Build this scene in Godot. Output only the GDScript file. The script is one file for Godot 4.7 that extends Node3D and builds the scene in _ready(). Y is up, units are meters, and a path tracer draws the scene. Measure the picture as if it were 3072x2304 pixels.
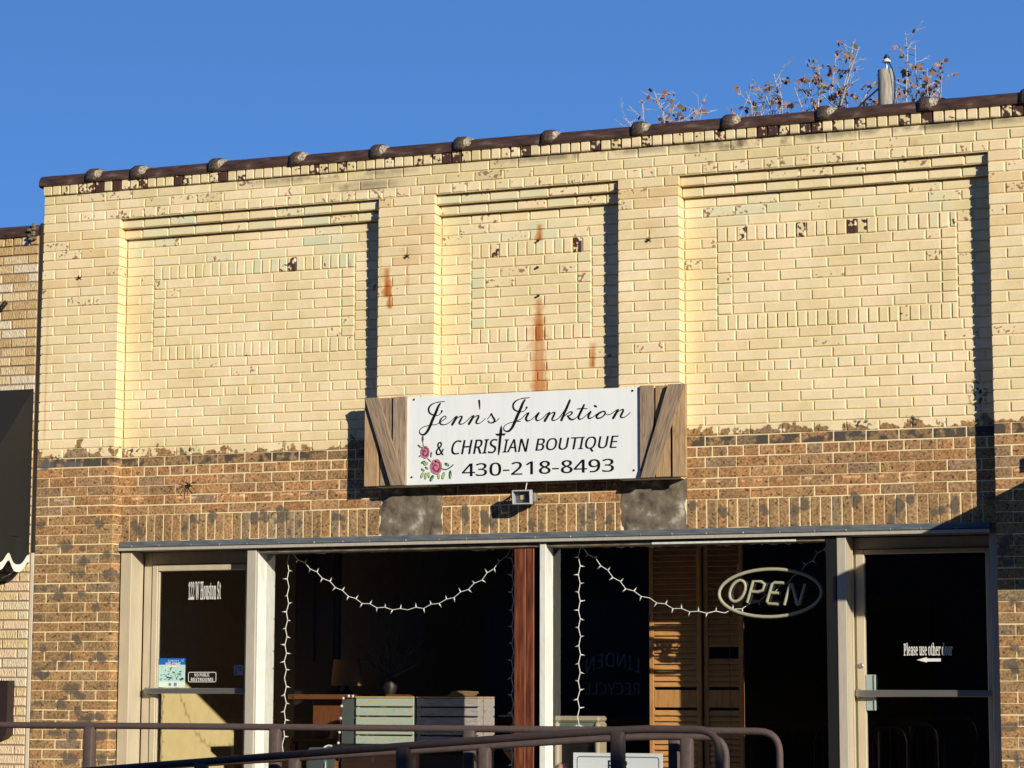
extends Node3D

const H := 0.0677          # one brick course
const BW := 0.2092         # one stretcher with its joint
const TOP := 4.55          # underside of the rowlock course
const RZ := -0.108         # plane of the recessed panels

var rng := RandomNumberGenerator.new()
var M := {}
var taken := {}
var BR: Array = []


class Geo:
	var v := PackedVector3Array()
	var n := PackedVector3Array()
	var uv := PackedVector2Array()
	var c := PackedColorArray()
	var tint := Color.WHITE

	func tri(a: Vector3, b: Vector3, d: Vector3) -> void:   # counter-clockwise as seen from outside
		var nn := (b - a).cross(d - a).normalized()
		for p in [a, d, b]:
			v.append(p)
			n.append(nn)
			uv.append(Vector2((p.x + 0.1) / 7.6, (4.75 - p.y) / 4.45))
			c.append(tint)

	func quad(a: Vector3, b: Vector3, d: Vector3, e: Vector3) -> void:
		tri(a, b, d)
		tri(a, d, e)

	func box(at: Vector3, s: Vector3, ch := 0.0, b := Basis()) -> void:
		var h := s * 0.5
		if ch <= 0.0:
			for ax in 3:
				for sg in [-1.0, 1.0]:
					var nrm := Vector3.ZERO
					nrm[ax] = sg
					var u := Vector3.ZERO
					u[(ax + 1) % 3] = 1.0
					var w := Vector3.ZERO
					w[(ax + 2) % 3] = sg
					var o := nrm * h
					quad(at + b * (o - u * h - w * h), at + b * (o + u * h - w * h), at + b * (o + u * h + w * h), at + b * (o - u * h + w * h))
			return
		ch = minf(ch, minf(h.x, minf(h.y, h.z)) * 0.9)
		for ax in 3:
			var a1 := (ax + 1) % 3
			var a2 := (ax + 2) % 3
			for sg in [-1.0, 1.0]:
				var f := []
				for k in [[-1, -1], [1, -1], [1, 1], [-1, 1]]:
					var p := Vector3.ZERO
					p[ax] = sg * h[ax]
					p[a1] = k[0] * (h[a1] - ch)
					p[a2] = k[1] * sg * (h[a2] - ch)
					f.append(at + b * p)
				quad(f[0], f[1], f[2], f[3])
			for s1 in [-1.0, 1.0]:
				for s2 in [-1.0, 1.0]:
					var f := []
					for k in [[0, -1], [1, -1], [1, 1], [0, 1]]:
						var p := Vector3.ZERO
						p[ax] = k[1] * (h[ax] - ch)
						p[a1] = s1 * (h[a1] - (ch if k[0] == 0 else 0.0))
						p[a2] = s2 * (h[a2] - (ch if k[0] == 1 else 0.0))
						f.append(at + b * p)
					if s1 * s2 > 0:
						quad(f[0], f[1], f[2], f[3])
					else:
						quad(f[3], f[2], f[1], f[0])
		for sx in [-1.0, 1.0]:
			for sy in [-1.0, 1.0]:
				for sz in [-1.0, 1.0]:
					var p1 := at + b * Vector3(sx * h.x, sy * (h.y - ch), sz * (h.z - ch))
					var p2 := at + b * Vector3(sx * (h.x - ch), sy * h.y, sz * (h.z - ch))
					var p3 := at + b * Vector3(sx * (h.x - ch), sy * (h.y - ch), sz * h.z)
					if sx * sy * sz > 0:
						tri(p1, p2, p3)
					else:
						tri(p1, p3, p2)

	func ext(x0: float, x1: float, y0: float, y1: float, z0: float, z1: float, ch := 0.0) -> void:
		box(Vector3((x0 + x1) / 2, (y0 + y1) / 2, (z0 + z1) / 2), Vector3(absf(x1 - x0), absf(y1 - y0), absf(z1 - z0)), ch)

	func tube(p: Array, r, sides := 8, caps := true) -> void:
		var from := v.size()
		var up := Vector3(0.31, 0.87, 0.38)
		var rings: Array = []
		for i in p.size():
			var t: Vector3 = (p[mini(i + 1, p.size() - 1)] - p[maxi(i - 1, 0)]).normalized()
			var s := t.cross(up).normalized() if absf(t.dot(up)) < 0.98 else t.cross(Vector3.RIGHT).normalized()
			var w := s.cross(t)
			up = w
			var rr: float = r[i] if r is Array else r
			var ring: Array = []
			for k in sides:
				var a := TAU * k / sides
				ring.append(p[i] + (s * cos(a) + w * sin(a)) * rr)
			rings.append(ring)
		loft(rings, caps)
		soften(from, 0.35)

	func loft(rings: Array, caps := true, closed := true) -> void:
		var m: int = rings[0].size()
		for i in rings.size() - 1:
			for k in (m if closed else m - 1):
				var k2 := (k + 1) % m
				quad(rings[i][k], rings[i][k2], rings[i + 1][k2], rings[i + 1][k])
		if caps:
			fan(rings[0], true)
			fan(rings[-1], false)

	func fan(ring: Array, flip: bool) -> void:
		var mid := Vector3.ZERO
		for q in ring:
			mid += q
		mid /= ring.size()
		for k in ring.size():
			var a: Vector3 = ring[k]
			var b: Vector3 = ring[(k + 1) % ring.size()]
			if flip:
				tri(mid, b, a)
			else:
				tri(mid, a, b)

	func soften(from := 0, least := 0.5) -> void:
		var at := {}
		for i in range(from, v.size()):
			var k := Vector3i((v[i] * 4000.0).round())
			if not at.has(k):
				at[k] = []
			at[k].append(n[i])
		for i in range(from, v.size()):
			var s := Vector3.ZERO
			for q in at[Vector3i((v[i] * 4000.0).round())]:
				if q.dot(n[i]) > least:
					s += q
			n[i] = n[i] if s.length() < 0.001 else s.normalized()

	func lathe(at: Vector3, prof: Array, sides := 12, axis := Basis()) -> void:
		var from := v.size()
		var rings: Array = []
		for q in prof:
			var ring: Array = []
			for k in sides:
				var a := -TAU * k / sides
				ring.append(at + axis * Vector3(q.x * cos(a), q.y, q.x * sin(a)))
			rings.append(ring)
		loft(rings)
		soften(from, 0.6)

	func ellipse(at: Vector3, rx: float, ry: float, rot := 0.0, sides := 14) -> void:
		for k in sides:
			var a := TAU * k / sides
			var b := TAU * (k + 1) / sides
			tri(at, at + Vector3(rx * cos(a), ry * sin(a), 0).rotated(Vector3.BACK, rot), at + Vector3(rx * cos(b), ry * sin(b), 0).rotated(Vector3.BACK, rot))

	func poly(pts: Array, z0: float, z1: float) -> void:   # a convex outline in x and y, counter-clockwise, with thickness
		var a: Array = []
		var b: Array = []
		for q in pts:
			a.append(Vector3(q.x, q.y, z0))
			b.append(Vector3(q.x, q.y, z1))
		loft([a, b])

	func leaf(a: Vector3, b: Vector3, w: float, side: Vector3) -> void:
		var m := a.lerp(b, 0.45)
		tri(a, m + side * w, m - side * w)
		tri(b, m - side * w, m + side * w)

	func stroke(pts: Array, z: float, off := Vector2.ZERO) -> void:   # a painted brush line of changing width
		var c2: Array = []
		var ws: Array = []
		for i in pts.size() - 1:
			var p0: Array = pts[maxi(i - 1, 0)]
			var p1: Array = pts[i]
			var p2: Array = pts[i + 1]
			var p3: Array = pts[mini(i + 2, pts.size() - 1)]
			for s in 5:
				var t := s / 5.0
				c2.append(Vector2(p1[0], p1[1]).cubic_interpolate(Vector2(p2[0], p2[1]), Vector2(p0[0], p0[1]), Vector2(p3[0], p3[1]), t) + off)
				ws.append(lerpf(p1[2], p2[2], t))
		c2.append(Vector2(pts[-1][0], pts[-1][1]) + off)
		ws.append(pts[-1][2])
		var l: Array = []
		var r: Array = []
		for i in c2.size():
			var t: Vector2 = (c2[mini(i + 1, c2.size() - 1)] - c2[maxi(i - 1, 0)]).normalized()
			var nn: Vector2 = Vector2(-t.y, t.x) * (0.0018 + ws[i] * 1.6) * 0.5
			l.append(Vector3(c2[i].x + nn.x, c2[i].y + nn.y, z))
			r.append(Vector3(c2[i].x - nn.x, c2[i].y - nn.y, z))
		for i in c2.size() - 1:
			quad(r[i], r[i + 1], l[i + 1], l[i])
		for i in [0, c2.size() - 1]:
			ellipse(Vector3(c2[i].x, c2[i].y, z + 0.0001), (0.0018 + ws[i] * 1.6) * 0.5, (0.0018 + ws[i] * 1.6) * 0.5, 0, 8)

	func mesh() -> ArrayMesh:
		var a := []
		a.resize(Mesh.ARRAY_MAX)
		a[Mesh.ARRAY_VERTEX] = v
		a[Mesh.ARRAY_NORMAL] = n
		a[Mesh.ARRAY_TEX_UV] = uv
		a[Mesh.ARRAY_COLOR] = c
		var m := ArrayMesh.new()
		m.add_surface_from_arrays(Mesh.PRIMITIVE_TRIANGLES, a)
		return m


# ---------------------------------------------------------------- naming
func numbered(called: String, parent: Node) -> String:
	var key := str(parent.get_instance_id()) + called
	taken[key] = taken.get(key, -1) + 1
	return called if taken[key] == 0 else "%s_%03d" % [called, taken[key]]


func thing(called: String, label: String, category: String, at := Vector3.ZERO, group := "") -> Node3D:
	var o := Node3D.new()
	o.name = numbered(called, self)
	add_child(o, true)
	o.position = at
	tag(o, label, category, group)
	return o


func tag(o: Node3D, label: String, category: String, group := "") -> void:
	o.set_meta("label", label)
	o.set_meta("category", category)
	if group:
		o.set_meta("group", group)


func part(called: String, g, m: Material, parent: Node3D, label := "") -> MeshInstance3D:
	var o := MeshInstance3D.new()
	o.name = numbered(called, parent)
	o.mesh = g.mesh() if g is Geo else g
	o.material_override = m
	parent.add_child(o, true)
	if label:
		o.set_meta("label", label)
	return o


func struct(called: String, g: Geo, m: Material) -> MeshInstance3D:
	var o := part(called, g, m, self)
	o.set_meta("kind", "structure")
	return o


# ---------------------------------------------------------------- materials
func mat(col: Color, rough := 0.8, metal := 0.0) -> StandardMaterial3D:
	var m := StandardMaterial3D.new()
	m.albedo_color = col
	m.roughness = rough
	m.metallic = metal
	return m


func noise_tex(cols: Array, freq: float, oct := 4, sd := 1, size := 256, kind := FastNoiseLite.TYPE_SIMPLEX_SMOOTH) -> NoiseTexture2D:
	var f := FastNoiseLite.new()
	f.noise_type = kind
	f.seed = sd
	f.frequency = freq
	f.fractal_octaves = oct
	var t := NoiseTexture2D.new()
	t.width = size
	t.height = size
	t.seamless = true
	t.noise = f
	var gr := Gradient.new()
	var offs := PackedFloat32Array()
	for i in cols.size():
		offs.append(float(i) / (cols.size() - 1))
	gr.offsets = offs
	gr.colors = PackedColorArray(cols)
	t.color_ramp = gr
	return t


func nmat(cols: Array, freq: float, scale: Vector3, rough := 0.8, world := false, oct := 4, sd := 1, bump := 0.0) -> StandardMaterial3D:
	var key := str([cols, freq, scale, rough, world, oct, sd, bump])
	if M.has(key):
		return M[key]
	var m := mat(Color.WHITE, rough)
	M[key] = m
	m.albedo_texture = noise_tex(cols, freq, oct, sd)
	m.uv1_triplanar = true
	m.uv1_world_triplanar = world
	m.uv1_scale = scale
	m.uv1_triplanar_sharpness = 6.0
	if bump > 0.0:
		m.heightmap_enabled = true
		var hk := "height %s" % freq
		if not M.has(hk):
			M[hk] = noise_tex([Color.BLACK, Color.WHITE], freq * 1.6, oct, sd + 40)
		m.heightmap_texture = M[hk]
		m.heightmap_scale = bump
	return m


func glass(alpha := 0.003, rough := 0.0) -> StandardMaterial3D:
	var m := mat(Color(0.02, 0.025, 0.025, alpha), rough)
	m.transparency = BaseMaterial3D.TRANSPARENCY_ALPHA
	return m


func vcol(rough := 0.6) -> StandardMaterial3D:
	var m := mat(Color.WHITE, rough)
	m.vertex_color_use_as_albedo = true
	return m


func lin(c: Color) -> Color:
	return c.srgb_to_linear()


func nbytes(sd: int, freq: float, oct: int, w: int, h: int, kind := FastNoiseLite.TYPE_SIMPLEX_SMOOTH) -> PackedByteArray:
	var f := FastNoiseLite.new()
	f.noise_type = kind
	f.seed = sd
	f.frequency = freq
	f.fractal_octaves = oct
	var im := f.get_image(w, h)
	im.convert(Image.FORMAT_L8)
	return im.get_data()


# ---------------------------------------------------------------- brick layout
func yj(j: float) -> float:
	return TOP - j * H


func lay(x0: float, x1: float, ja: float, jb: float, z: float, dep: float, first: float, unit: float, kind: String, el := 0.005, er := 0.005) -> void:
	var x := x0
	var w := first
	while x < x1 - 0.02:
		var e := x + w
		if e > x1 - 0.035:
			e = x1
		var k := kind
		if kind == "brick" and ja > 27.5:
			k = "bare_brick"
		elif kind == "header_brick" and ja > 27.5:
			k = "bare_header"
		BR.append({"x0": x + (el if x == x0 else 0.005) + rng.randf_range(-0.001, 0.001), "x1": e - (er if e == x1 else 0.005) + rng.randf_range(-0.001, 0.001), "y0": yj(jb) + 0.0045 + rng.randf_range(-0.0008, 0.0008), "y1": yj(ja) - 0.0045 + rng.randf_range(-0.0008, 0.0008), "z": z, "dep": dep, "kind": k, "j": ja, "s": rng.randi()})
		x = e
		w = unit * rng.randf_range(0.992, 1.008)


func lay_facade() -> void:
	var hw := BW / 2
	var piers := [[0.0, 0.6277, 0], [2.6315, 3.05, 1], [4.3435, 4.76, 1], [6.7518, 7.38, 0]]
	var panels := [[0.6277, 2.6315], [3.05, 4.3435], [4.76, 6.7518]]
	lay(0.0, 7.38, -1.5, 0.0, 0.018, 0.10, 0.074, 0.0705, "rowlock_brick", 0.0, 0.0)
	lay(0.0, 7.38, 0, 1, 0.0, 0.06, 0.09, BW, "brick", 0.0, 0.0)
	lay(0.0, 7.38, 1, 2, 0.0, 0.06, 0.195, BW, "brick", 0.0, 0.0)
	lay(0.0, 7.38, 2, 3, 0.0, 0.09, 0.098, hw * 0.98, "header_brick", 0.0, 0.0)
	for p in piers:
		var last: int = 67 if p[2] == 0 else 32
		for j in range(3, last):
			var half: bool = (j % 2 == 0) == (p[2] == 0)
			lay(p[0], p[1], j, j + 1, 0.0, 0.105, hw if half else BW, BW, "brick", 0.0, 0.0)
	for p in panels:
		var a: float = p[0]
		var b: float = p[1]
		lay(a, b, 3, 4, -0.036, 0.09, 0.17, BW, "brick", 0.001, 0.001)
		lay(a, b, 4, 5, -0.072, 0.06, 0.14, BW, "brick", 0.001, 0.001)
		var fx0 := a + 0.2205
		var fx1 := b - 0.2205
		for j in range(5, 34):
			var first := [0.13, 0.06 + hw * 1.5][j % 2] as float
			if j >= 8 and j < 18:
				if j % 2 == 0:
					lay(a, fx0, j, j + 1, RZ, 0.03, 0.3, BW, "brick")
					lay(fx1, b, j, j + 1, RZ, 0.03, hw, hw, "brick")
				else:
					lay(a, fx0, j, j + 1, RZ, 0.03, hw + 0.012, hw, "brick")
					lay(fx1, b, j, j + 1, RZ, 0.03, 0.3, BW, "brick")
			elif j == 21 or j == 29:
				lay(a, b, j, j + 1, RZ, 0.03, 0.075, hw * 0.985, "header_brick")
			else:
				lay(a, b, j, j + 1, RZ, 0.03, first, BW, "brick")
		lay(fx0, fx1, 8, 9.5, RZ + 0.002, 0.03, 0.066, 0.0655, "rowlock_brick")
		lay(fx0, fx1, 16.5, 18, RZ + 0.002, 0.03, 0.066, 0.0655, "rowlock_brick")
		for k in 7:
			lay(fx0, fx0 + 0.1, 9.5 + k, 10.5 + k, RZ + 0.002, 0.03, 0.2, 0.2, "header_brick")
			lay(fx1 - 0.1, fx1, 9.5 + k, 10.5 + k, RZ + 0.002, 0.03, 0.2, 0.2, "header_brick")
			lay(fx0 + 0.1, fx1 - 0.1, 9.5 + k, 10.5 + k, RZ, 0.03, BW if k % 2 == 0 else hw, BW, "brick")
	for s in [[0.6277, 2.615], [3.07, 4.325], [4.765, 6.7518]]:
		lay(s[0], s[1], 34, 36.75, RZ, 0.03, 0.0675, 0.0675, "soldier_brick")


func brick_geo(g: Geo, r: Dictionary) -> void:
	var q := RandomNumberGenerator.new()
	q.seed = r.s
	var ch := 0.0036
	var o: Array = []
	var f: Array = []
	var b: Array = []
	var push := q.randf_range(-0.0014, 0.0014)
	for k in [[0, 0], [1, 0], [1, 1], [0, 1]]:
		var x: float = r.x1 if k[0] else r.x0
		var y: float = r.y1 if k[1] else r.y0
		var jx := q.randf_range(-0.0009, 0.0009)
		var jy := q.randf_range(-0.0009, 0.0009)
		var z: float = r.z + push + q.randf_range(-0.0007, 0.0007)
		o.append(Vector3(x + jx, y + jy, z - ch))
		f.append(Vector3(x + jx + (-ch if k[0] else ch), y + jy + (-ch if k[1] else ch), z))
		b.append(Vector3(x, y, r.z - r.dep))
	var from := g.v.size()
	g.loft([b, o, f], false)
	for i in range(from, g.v.size()):   # the sides carry on the grain of the face
		if g.v[i].z < r.z - r.dep * 0.5:
			var mid: float = (r.x0 + r.x1) / 2 - g.v[i].x
			g.uv[i].x += signf(mid) * minf(absf(mid), r.dep) / 7.6
	g.quad(f[0], f[1], f[2], f[3])


# ---------------------------------------------------------------- the painted and bare brick colours of the whole front, brick by brick
func facade_maps() -> Array:
	var W := 2048
	var HT := 1200
	var k := W / 7.6
	var na := nbytes(11, 0.006, 4, W, HT)
	var nf := nbytes(12, 0.16, 3, W, HT)
	var nm := nbytes(13, 0.035, 5, W, HT)
	var nd := nbytes(14, 0.11, 2, W, HT)
	var ln := FastNoiseLite.new()
	ln.seed = 5
	ln.frequency = 1.0
	var line := PackedFloat32Array()
	for ix in W:
		var x := ix / k - 0.1
		var jl := 27.62 + 0.35 * ln.get_noise_2d(x * 2.2, 0.0) + 0.3 * ln.get_noise_2d(x * 9.0, 4.0)
		jl -= 1.15 * exp(-pow((x - 0.34) / 0.075, 2.0))
		jl -= 0.5 * exp(-pow((x - 2.42) / 0.06, 2.0)) + 0.55 * exp(-pow((x - 4.87) / 0.07, 2.0))
		line.append((4.75 - yj(jl)) * k)
	var im := Image.create(W, HT, false, Image.FORMAT_RGB8)
	im.fill(Color(0.95, 0.885, 0.70))
	im.fill_rect(Rect2i(0, 0, W, int((4.75 - yj(27.8)) * k)), Color(0.875, 0.80, 0.615))
	var px := im.get_data()
	var hb := PackedByteArray()
	hb.resize(W * HT)
	hb.fill(120)
	var blots: Array = []
	for r in BR:
		var j: float = r.j
		var q := RandomNumberGenerator.new()
		q.seed = r.s + 7
		var painted: bool = j < 27.9
		var top: float = clampf(1.0 - j / 10.0, 0.0, 1.0)
		# paint tone of this brick
		var t := q.randf_range(-1.0, 1.0)
		var cr := 228.0 + t * 3.0
		var cg := 210.0 + t * 4.0
		var cb := 169.0 + t * 6.0
		var moss := 0.0
		if r.z < -0.02 and ((j < 9 and q.randf() < 0.5) or (j < 16 and r.kind == "header_brick" and q.randf() < 0.4)):
			moss = q.randf_range(0.2, 0.75)
			cr -= 3.0
		elif j > 2.5 and j < 10 and r.z > -0.02 and q.randf() < 0.5:
			var m := q.randf_range(0.2, 0.8)
			cr = lerpf(cr, 216.0, m)
			cg = lerpf(cg, 188.0, m)
			cb = lerpf(cb, 138.0, m)
		elif j < 1.5:
			var m := q.randf_range(0.0, 0.45)
			cr = lerpf(cr, 190.0, m)
			cg = lerpf(cg, 178.0, m)
			cb = lerpf(cb, 128.0, m)
		# how far the paint has come off
		var thr := 250
		var worn := q.randf()
		if r.kind == "rowlock_brick" and j < 0:
			thr = 205
			if worn < 0.26:
				thr = 70 + int(worn * 240.0)
			elif worn < 0.55:
				thr = 142 + int((worn - 0.26) * 120.0)
		elif r.kind == "rowlock_brick" and j < 12:
			thr = 118 if worn < 0.05 else (158 if worn < 0.16 else 225)
		elif j == 2:
			thr = 146 + int(worn * 60.0) if worn < 0.4 else 186
		elif j < 6:
			thr = 150 + int(worn * 140.0) if worn < 0.2 else 205
		elif j < 12:
			thr = 152 + int(worn * 150.0) if worn < 0.12 else 210
		elif j < 20:
			thr = 168 if worn < 0.04 else 235
		var dr := 146.0
		var dg := 118.0
		var db := 96.0
		if r.kind == "rowlock_brick":
			dr = 74.0
			dg = 52.0
			db = 47.0
		# bare brick tone
		var u := q.randf()
		var br := 154.0
		var bg := 124.0
		var bb := 87.0
		if u < 0.28:
			br = 157.0
			bg = 122.0
			bb = 84.0
		elif u < 0.5:
			br = 149.0
			bg = 122.0
			bb = 88.0
		elif u < 0.6:
			br = 142.0
			bg = 121.0
			bb = 94.0
		if j >= 29 and j < 34:
			br += 6.0
			bg += 1.0
		var v := q.randf_range(0.95, 1.08)
		br *= v
		bg *= v
		bb *= v
		var x0 := maxi(0, int((r.x0 + 0.1) * k))
		var x1 := mini(W, int((r.x1 + 0.1) * k) + 1)
		var y0 := maxi(0, int((4.75 - r.y1) * k))
		var y1 := mini(HT, int((4.75 - r.y0) * k) + 1)
		var tar: bool = j == 28
		for y in range(y0, y1):
			var row := y * W
			for x in range(x0, x1):
				var i := row + x
				var a := na[i] - 128
				var f := nf[i] - 128
				var m := nm[i]
				var R := cr
				var G := cg
				var B := cb
				var h := 128 + f / 4
				if painted and y < line[x] + (m - 128) * 0.16:
					var e := 1.0 + a * 0.00035 + f * 0.0002 + (m - 128) * 0.0002
					R *= e
					G *= e
					B *= e * (1.0 + a * 0.0003)
					if moss > 0.0:
						var w := moss * clampf(0.35 + a * 0.012 + f * 0.002, 0.0, 1.0)
						R = lerpf(R, 196.0, w)
						G = lerpf(G, 204.0, w)
						B = lerpf(B, 172.0, w)
					m = (m * 4 + nd[i] * 4) / 8
					if m > thr:
						var w := minf(1.0, (m - thr) / 5.0)
						R = lerpf(R, dr, w)
						G = lerpf(G, dg, w)
						B = lerpf(B, db, w)
						h -= 40
				else:
					var e := 1.0 + a * 0.0006 + f * 0.0022 + (m - 128) * 0.001
					R = br * e
					G = bg * e
					B = bb * e
					h = 118 + f / 2
					if nd[i] > 188:
						var w := minf(1.0, (nd[i] - 188) / 14.0) * 0.7
						R = lerpf(R, 52.0, w)
						G = lerpf(G, 38.0, w)
						B = lerpf(B, 27.0, w)
						h -= 50
					if tar:
						var w := clampf((m + a * 0.5 - 96) / 60.0, 0.0, 0.85)
						R = lerpf(R, 70.0, w)
						G = lerpf(G, 66.0, w)
						B = lerpf(B, 62.0, w)
					elif j == 32 and m > 128 and (y - y0) < 7 and (y - y0) > 2 and na[i] > 110:
						R += 46.0
						G += 44.0
						B += 40.0
				px[i * 3] = int(clampf(R, 0.0, 255.0))
				px[i * 3 + 1] = int(clampf(G, 0.0, 255.0))
				px[i * 3 + 2] = int(clampf(B, 0.0, 255.0))
				hb[i] = clampi(h, 0, 255)
		# grey firing blots near the brick ends
		if j >= 33.5 and q.randf() < (0.48 if r.kind == "soldier_brick" else 0.4):
			if r.kind == "soldier_brick":
				blots.append([(r.x0 + r.x1) / 2 + q.randf_range(-0.02, 0.02), r.y0 + q.randf_range(0.02, 0.17), q.randf_range(0.025, 0.05), q.randf_range(0.03, 0.075)])
			else:
				blots.append([r.x0 + q.randf_range(-0.02, 0.11), (r.y0 + r.y1) / 2 + q.randf_range(-0.03, 0.03), q.randf_range(0.04, 0.085), q.randf_range(0.026, 0.05)])
	# blots, rust runs and grime: soft marks [x, y, half width, half height, r, g, b, strength, kind]
	var marks: Array = []
	for b in blots:
		marks.append([b[0], b[1], b[2], b[3], 88, 82, 74, 0.72, 0])
	for m in [[3.752, 3.63, 3.32, 0.042, 0.95], [3.745, 3.52, 2.9, 0.068, 0.7], [3.775, 3.52, 2.9, 0.02, 0.5], [3.735, 3.5, 2.9, 0.012, 0.5], [3.80, 3.30, 2.9, 0.012, 0.45], [2.697, 3.88, 3.66, 0.034, 1.2], [2.72, 3.80, 3.58, 0.022, 1.1], [3.756, 4.12, 4.0, 0.026, 1.1], [4.13, 3.31, 3.13, 0.024, 1.0], [2.37, 3.97, 3.90, 0.016, 0.4], [0.302, 3.94, 3.78, 0.010, 0.25], [2.85, 3.93, 3.72, 0.012, 0.3], [6.30, 4.47, 4.42, 0.05, 0.25], [0.052, 3.95, 2.75, 0.012, 0.32], [2.65, 4.1, 3.7, 0.012, 0.25]]:
		marks.append([m[0], (m[1] + m[2]) / 2, m[3], (m[1] - m[2]) / 2, 168, 92, 38, m[4], 1])
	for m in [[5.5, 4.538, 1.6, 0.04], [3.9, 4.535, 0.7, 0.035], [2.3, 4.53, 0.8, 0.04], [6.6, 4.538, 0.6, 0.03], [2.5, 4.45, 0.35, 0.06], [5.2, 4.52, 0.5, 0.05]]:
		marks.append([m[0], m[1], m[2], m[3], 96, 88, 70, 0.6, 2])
	for m in [[0.70, 2.70, 0.14, 0.03], [1.15, 2.69, 0.10, 0.02], [0.16, 2.665, 0.12, 0.022], [5.9, 2.70, 0.10, 0.03], [6.22, 2.705, 0.06, 0.04], [6.64, 2.85, 0.07, 0.12]]:
		marks.append([m[0], m[1], m[2], m[3], 46, 48, 50, 0.9, 3])
	for m in [[0.06, 2.62, 0.075, 0.045], [0.28, 2.61, 0.08, 0.02]]:
		marks.append([m[0], m[1], m[2], m[3], 98, 98, 102, 0.85, 0])
	for m in [[2.85, 3.97, 0.12, 0.09], [4.56, 3.98, 0.15, 0.12], [2.8, 4.2, 0.2, 0.12], [4.55, 4.25, 0.2, 0.1]]:
		marks.append([m[0], m[1], m[2], m[3], 176, 150, 100, 0.4, 2])
	for m in marks:
		var x0 := maxi(0, int((m[0] - m[2] * 1.3 + 0.1) * k))
		var x1 := mini(W - 1, int((m[0] + m[2] * 1.3 + 0.1) * k))
		var y0 := maxi(0, int((4.75 - m[1] - m[3] * 1.3) * k))
		var y1 := mini(HT - 1, int((4.75 - m[1] + m[3] * 1.3) * k))
		for y in range(y0, y1 + 1):
			for x in range(x0, x1 + 1):
				var i := y * W + x
				var dx: float = (x / k - 0.1 - m[0]) / m[2]
				var dy: float = (4.75 - y / k - m[1]) / m[3]
				var nz := (nm[i] - 128) / 128.0
				var w := 0.0
				match m[8]:
					0: w = clampf((0.75 - dx * dx - dy * dy + nz * 1.6 + (na[i] - 128) / 140.0) * 1.8, 0.0, 1.0)
					1: w = clampf(1.0 - absf(dx) * (1.0 + nz * 0.8), 0.0, 1.0) * clampf((1.0 - absf(dy)) * 5.0, 0.0, 1.0) * (0.75 - 0.35 * dy + nz * 0.3)
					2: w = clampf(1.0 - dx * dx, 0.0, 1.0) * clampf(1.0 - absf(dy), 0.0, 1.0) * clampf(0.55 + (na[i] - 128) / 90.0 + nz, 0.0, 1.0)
					3: w = clampf(1.0 - dx * dx - dy * dy, 0.0, 1.0) * (1.0 if nd[i] > 146 + int(absf(nz) * 20) else 0.0)
				w = clampf(w * m[7], 0.0, 1.0)
				if w > 0.01:
					for ch in 3:
						px[i * 3 + ch] = int(lerpf(px[i * 3 + ch], m[4 + ch], w))
	var al := ImageTexture.create_from_image(Image.create_from_data(W, HT, false, Image.FORMAT_RGB8, px))
	var hi := ImageTexture.create_from_image(Image.create_from_data(W, HT, false, Image.FORMAT_L8, hb))
	return [al, hi]


func text_geo(g: Geo, txt: String, fonts: Array, weight: int, x0: float, y0: float, w: float, h: float, z: float, slant := 0.0, turn := 0.0) -> void:
	var tm := TextMesh.new()
	var f := SystemFont.new()
	f.font_names = PackedStringArray(fonts)
	f.font_weight = weight
	tm.font = f
	tm.font_size = 48
	tm.pixel_size = 0.01
	tm.depth = 0.002
	tm.text = txt
	var a := tm.surface_get_arrays(0)
	var vs: PackedVector3Array = a[Mesh.ARRAY_VERTEX]
	var ns: PackedVector3Array = a[Mesh.ARRAY_NORMAL]
	var ix: PackedInt32Array = a[Mesh.ARRAY_INDEX]
	var lo := Vector3(1e9, 1e9, 1e9)
	var hi := -lo
	for p in vs:
		lo = lo.min(p)
		hi = hi.max(p)
	for t in range(0, ix.size(), 3):
		if ns[ix[t]].z < 0.5:
			continue
		for s in 3:
			var p := vs[ix[t + s]]
			var fx := (p.x - lo.x) / (hi.x - lo.x)
			var fy := (p.y - lo.y) / (hi.y - lo.y)
			var q := Vector2(fx * (w - slant * h) + slant * fy * h, fy * h).rotated(turn)
			g.v.append(Vector3(x0 + q.x, y0 + q.y, z))
			g.n.append(Vector3.BACK)
			g.uv.append(Vector2.ZERO)
			g.c.append(g.tint)


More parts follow.
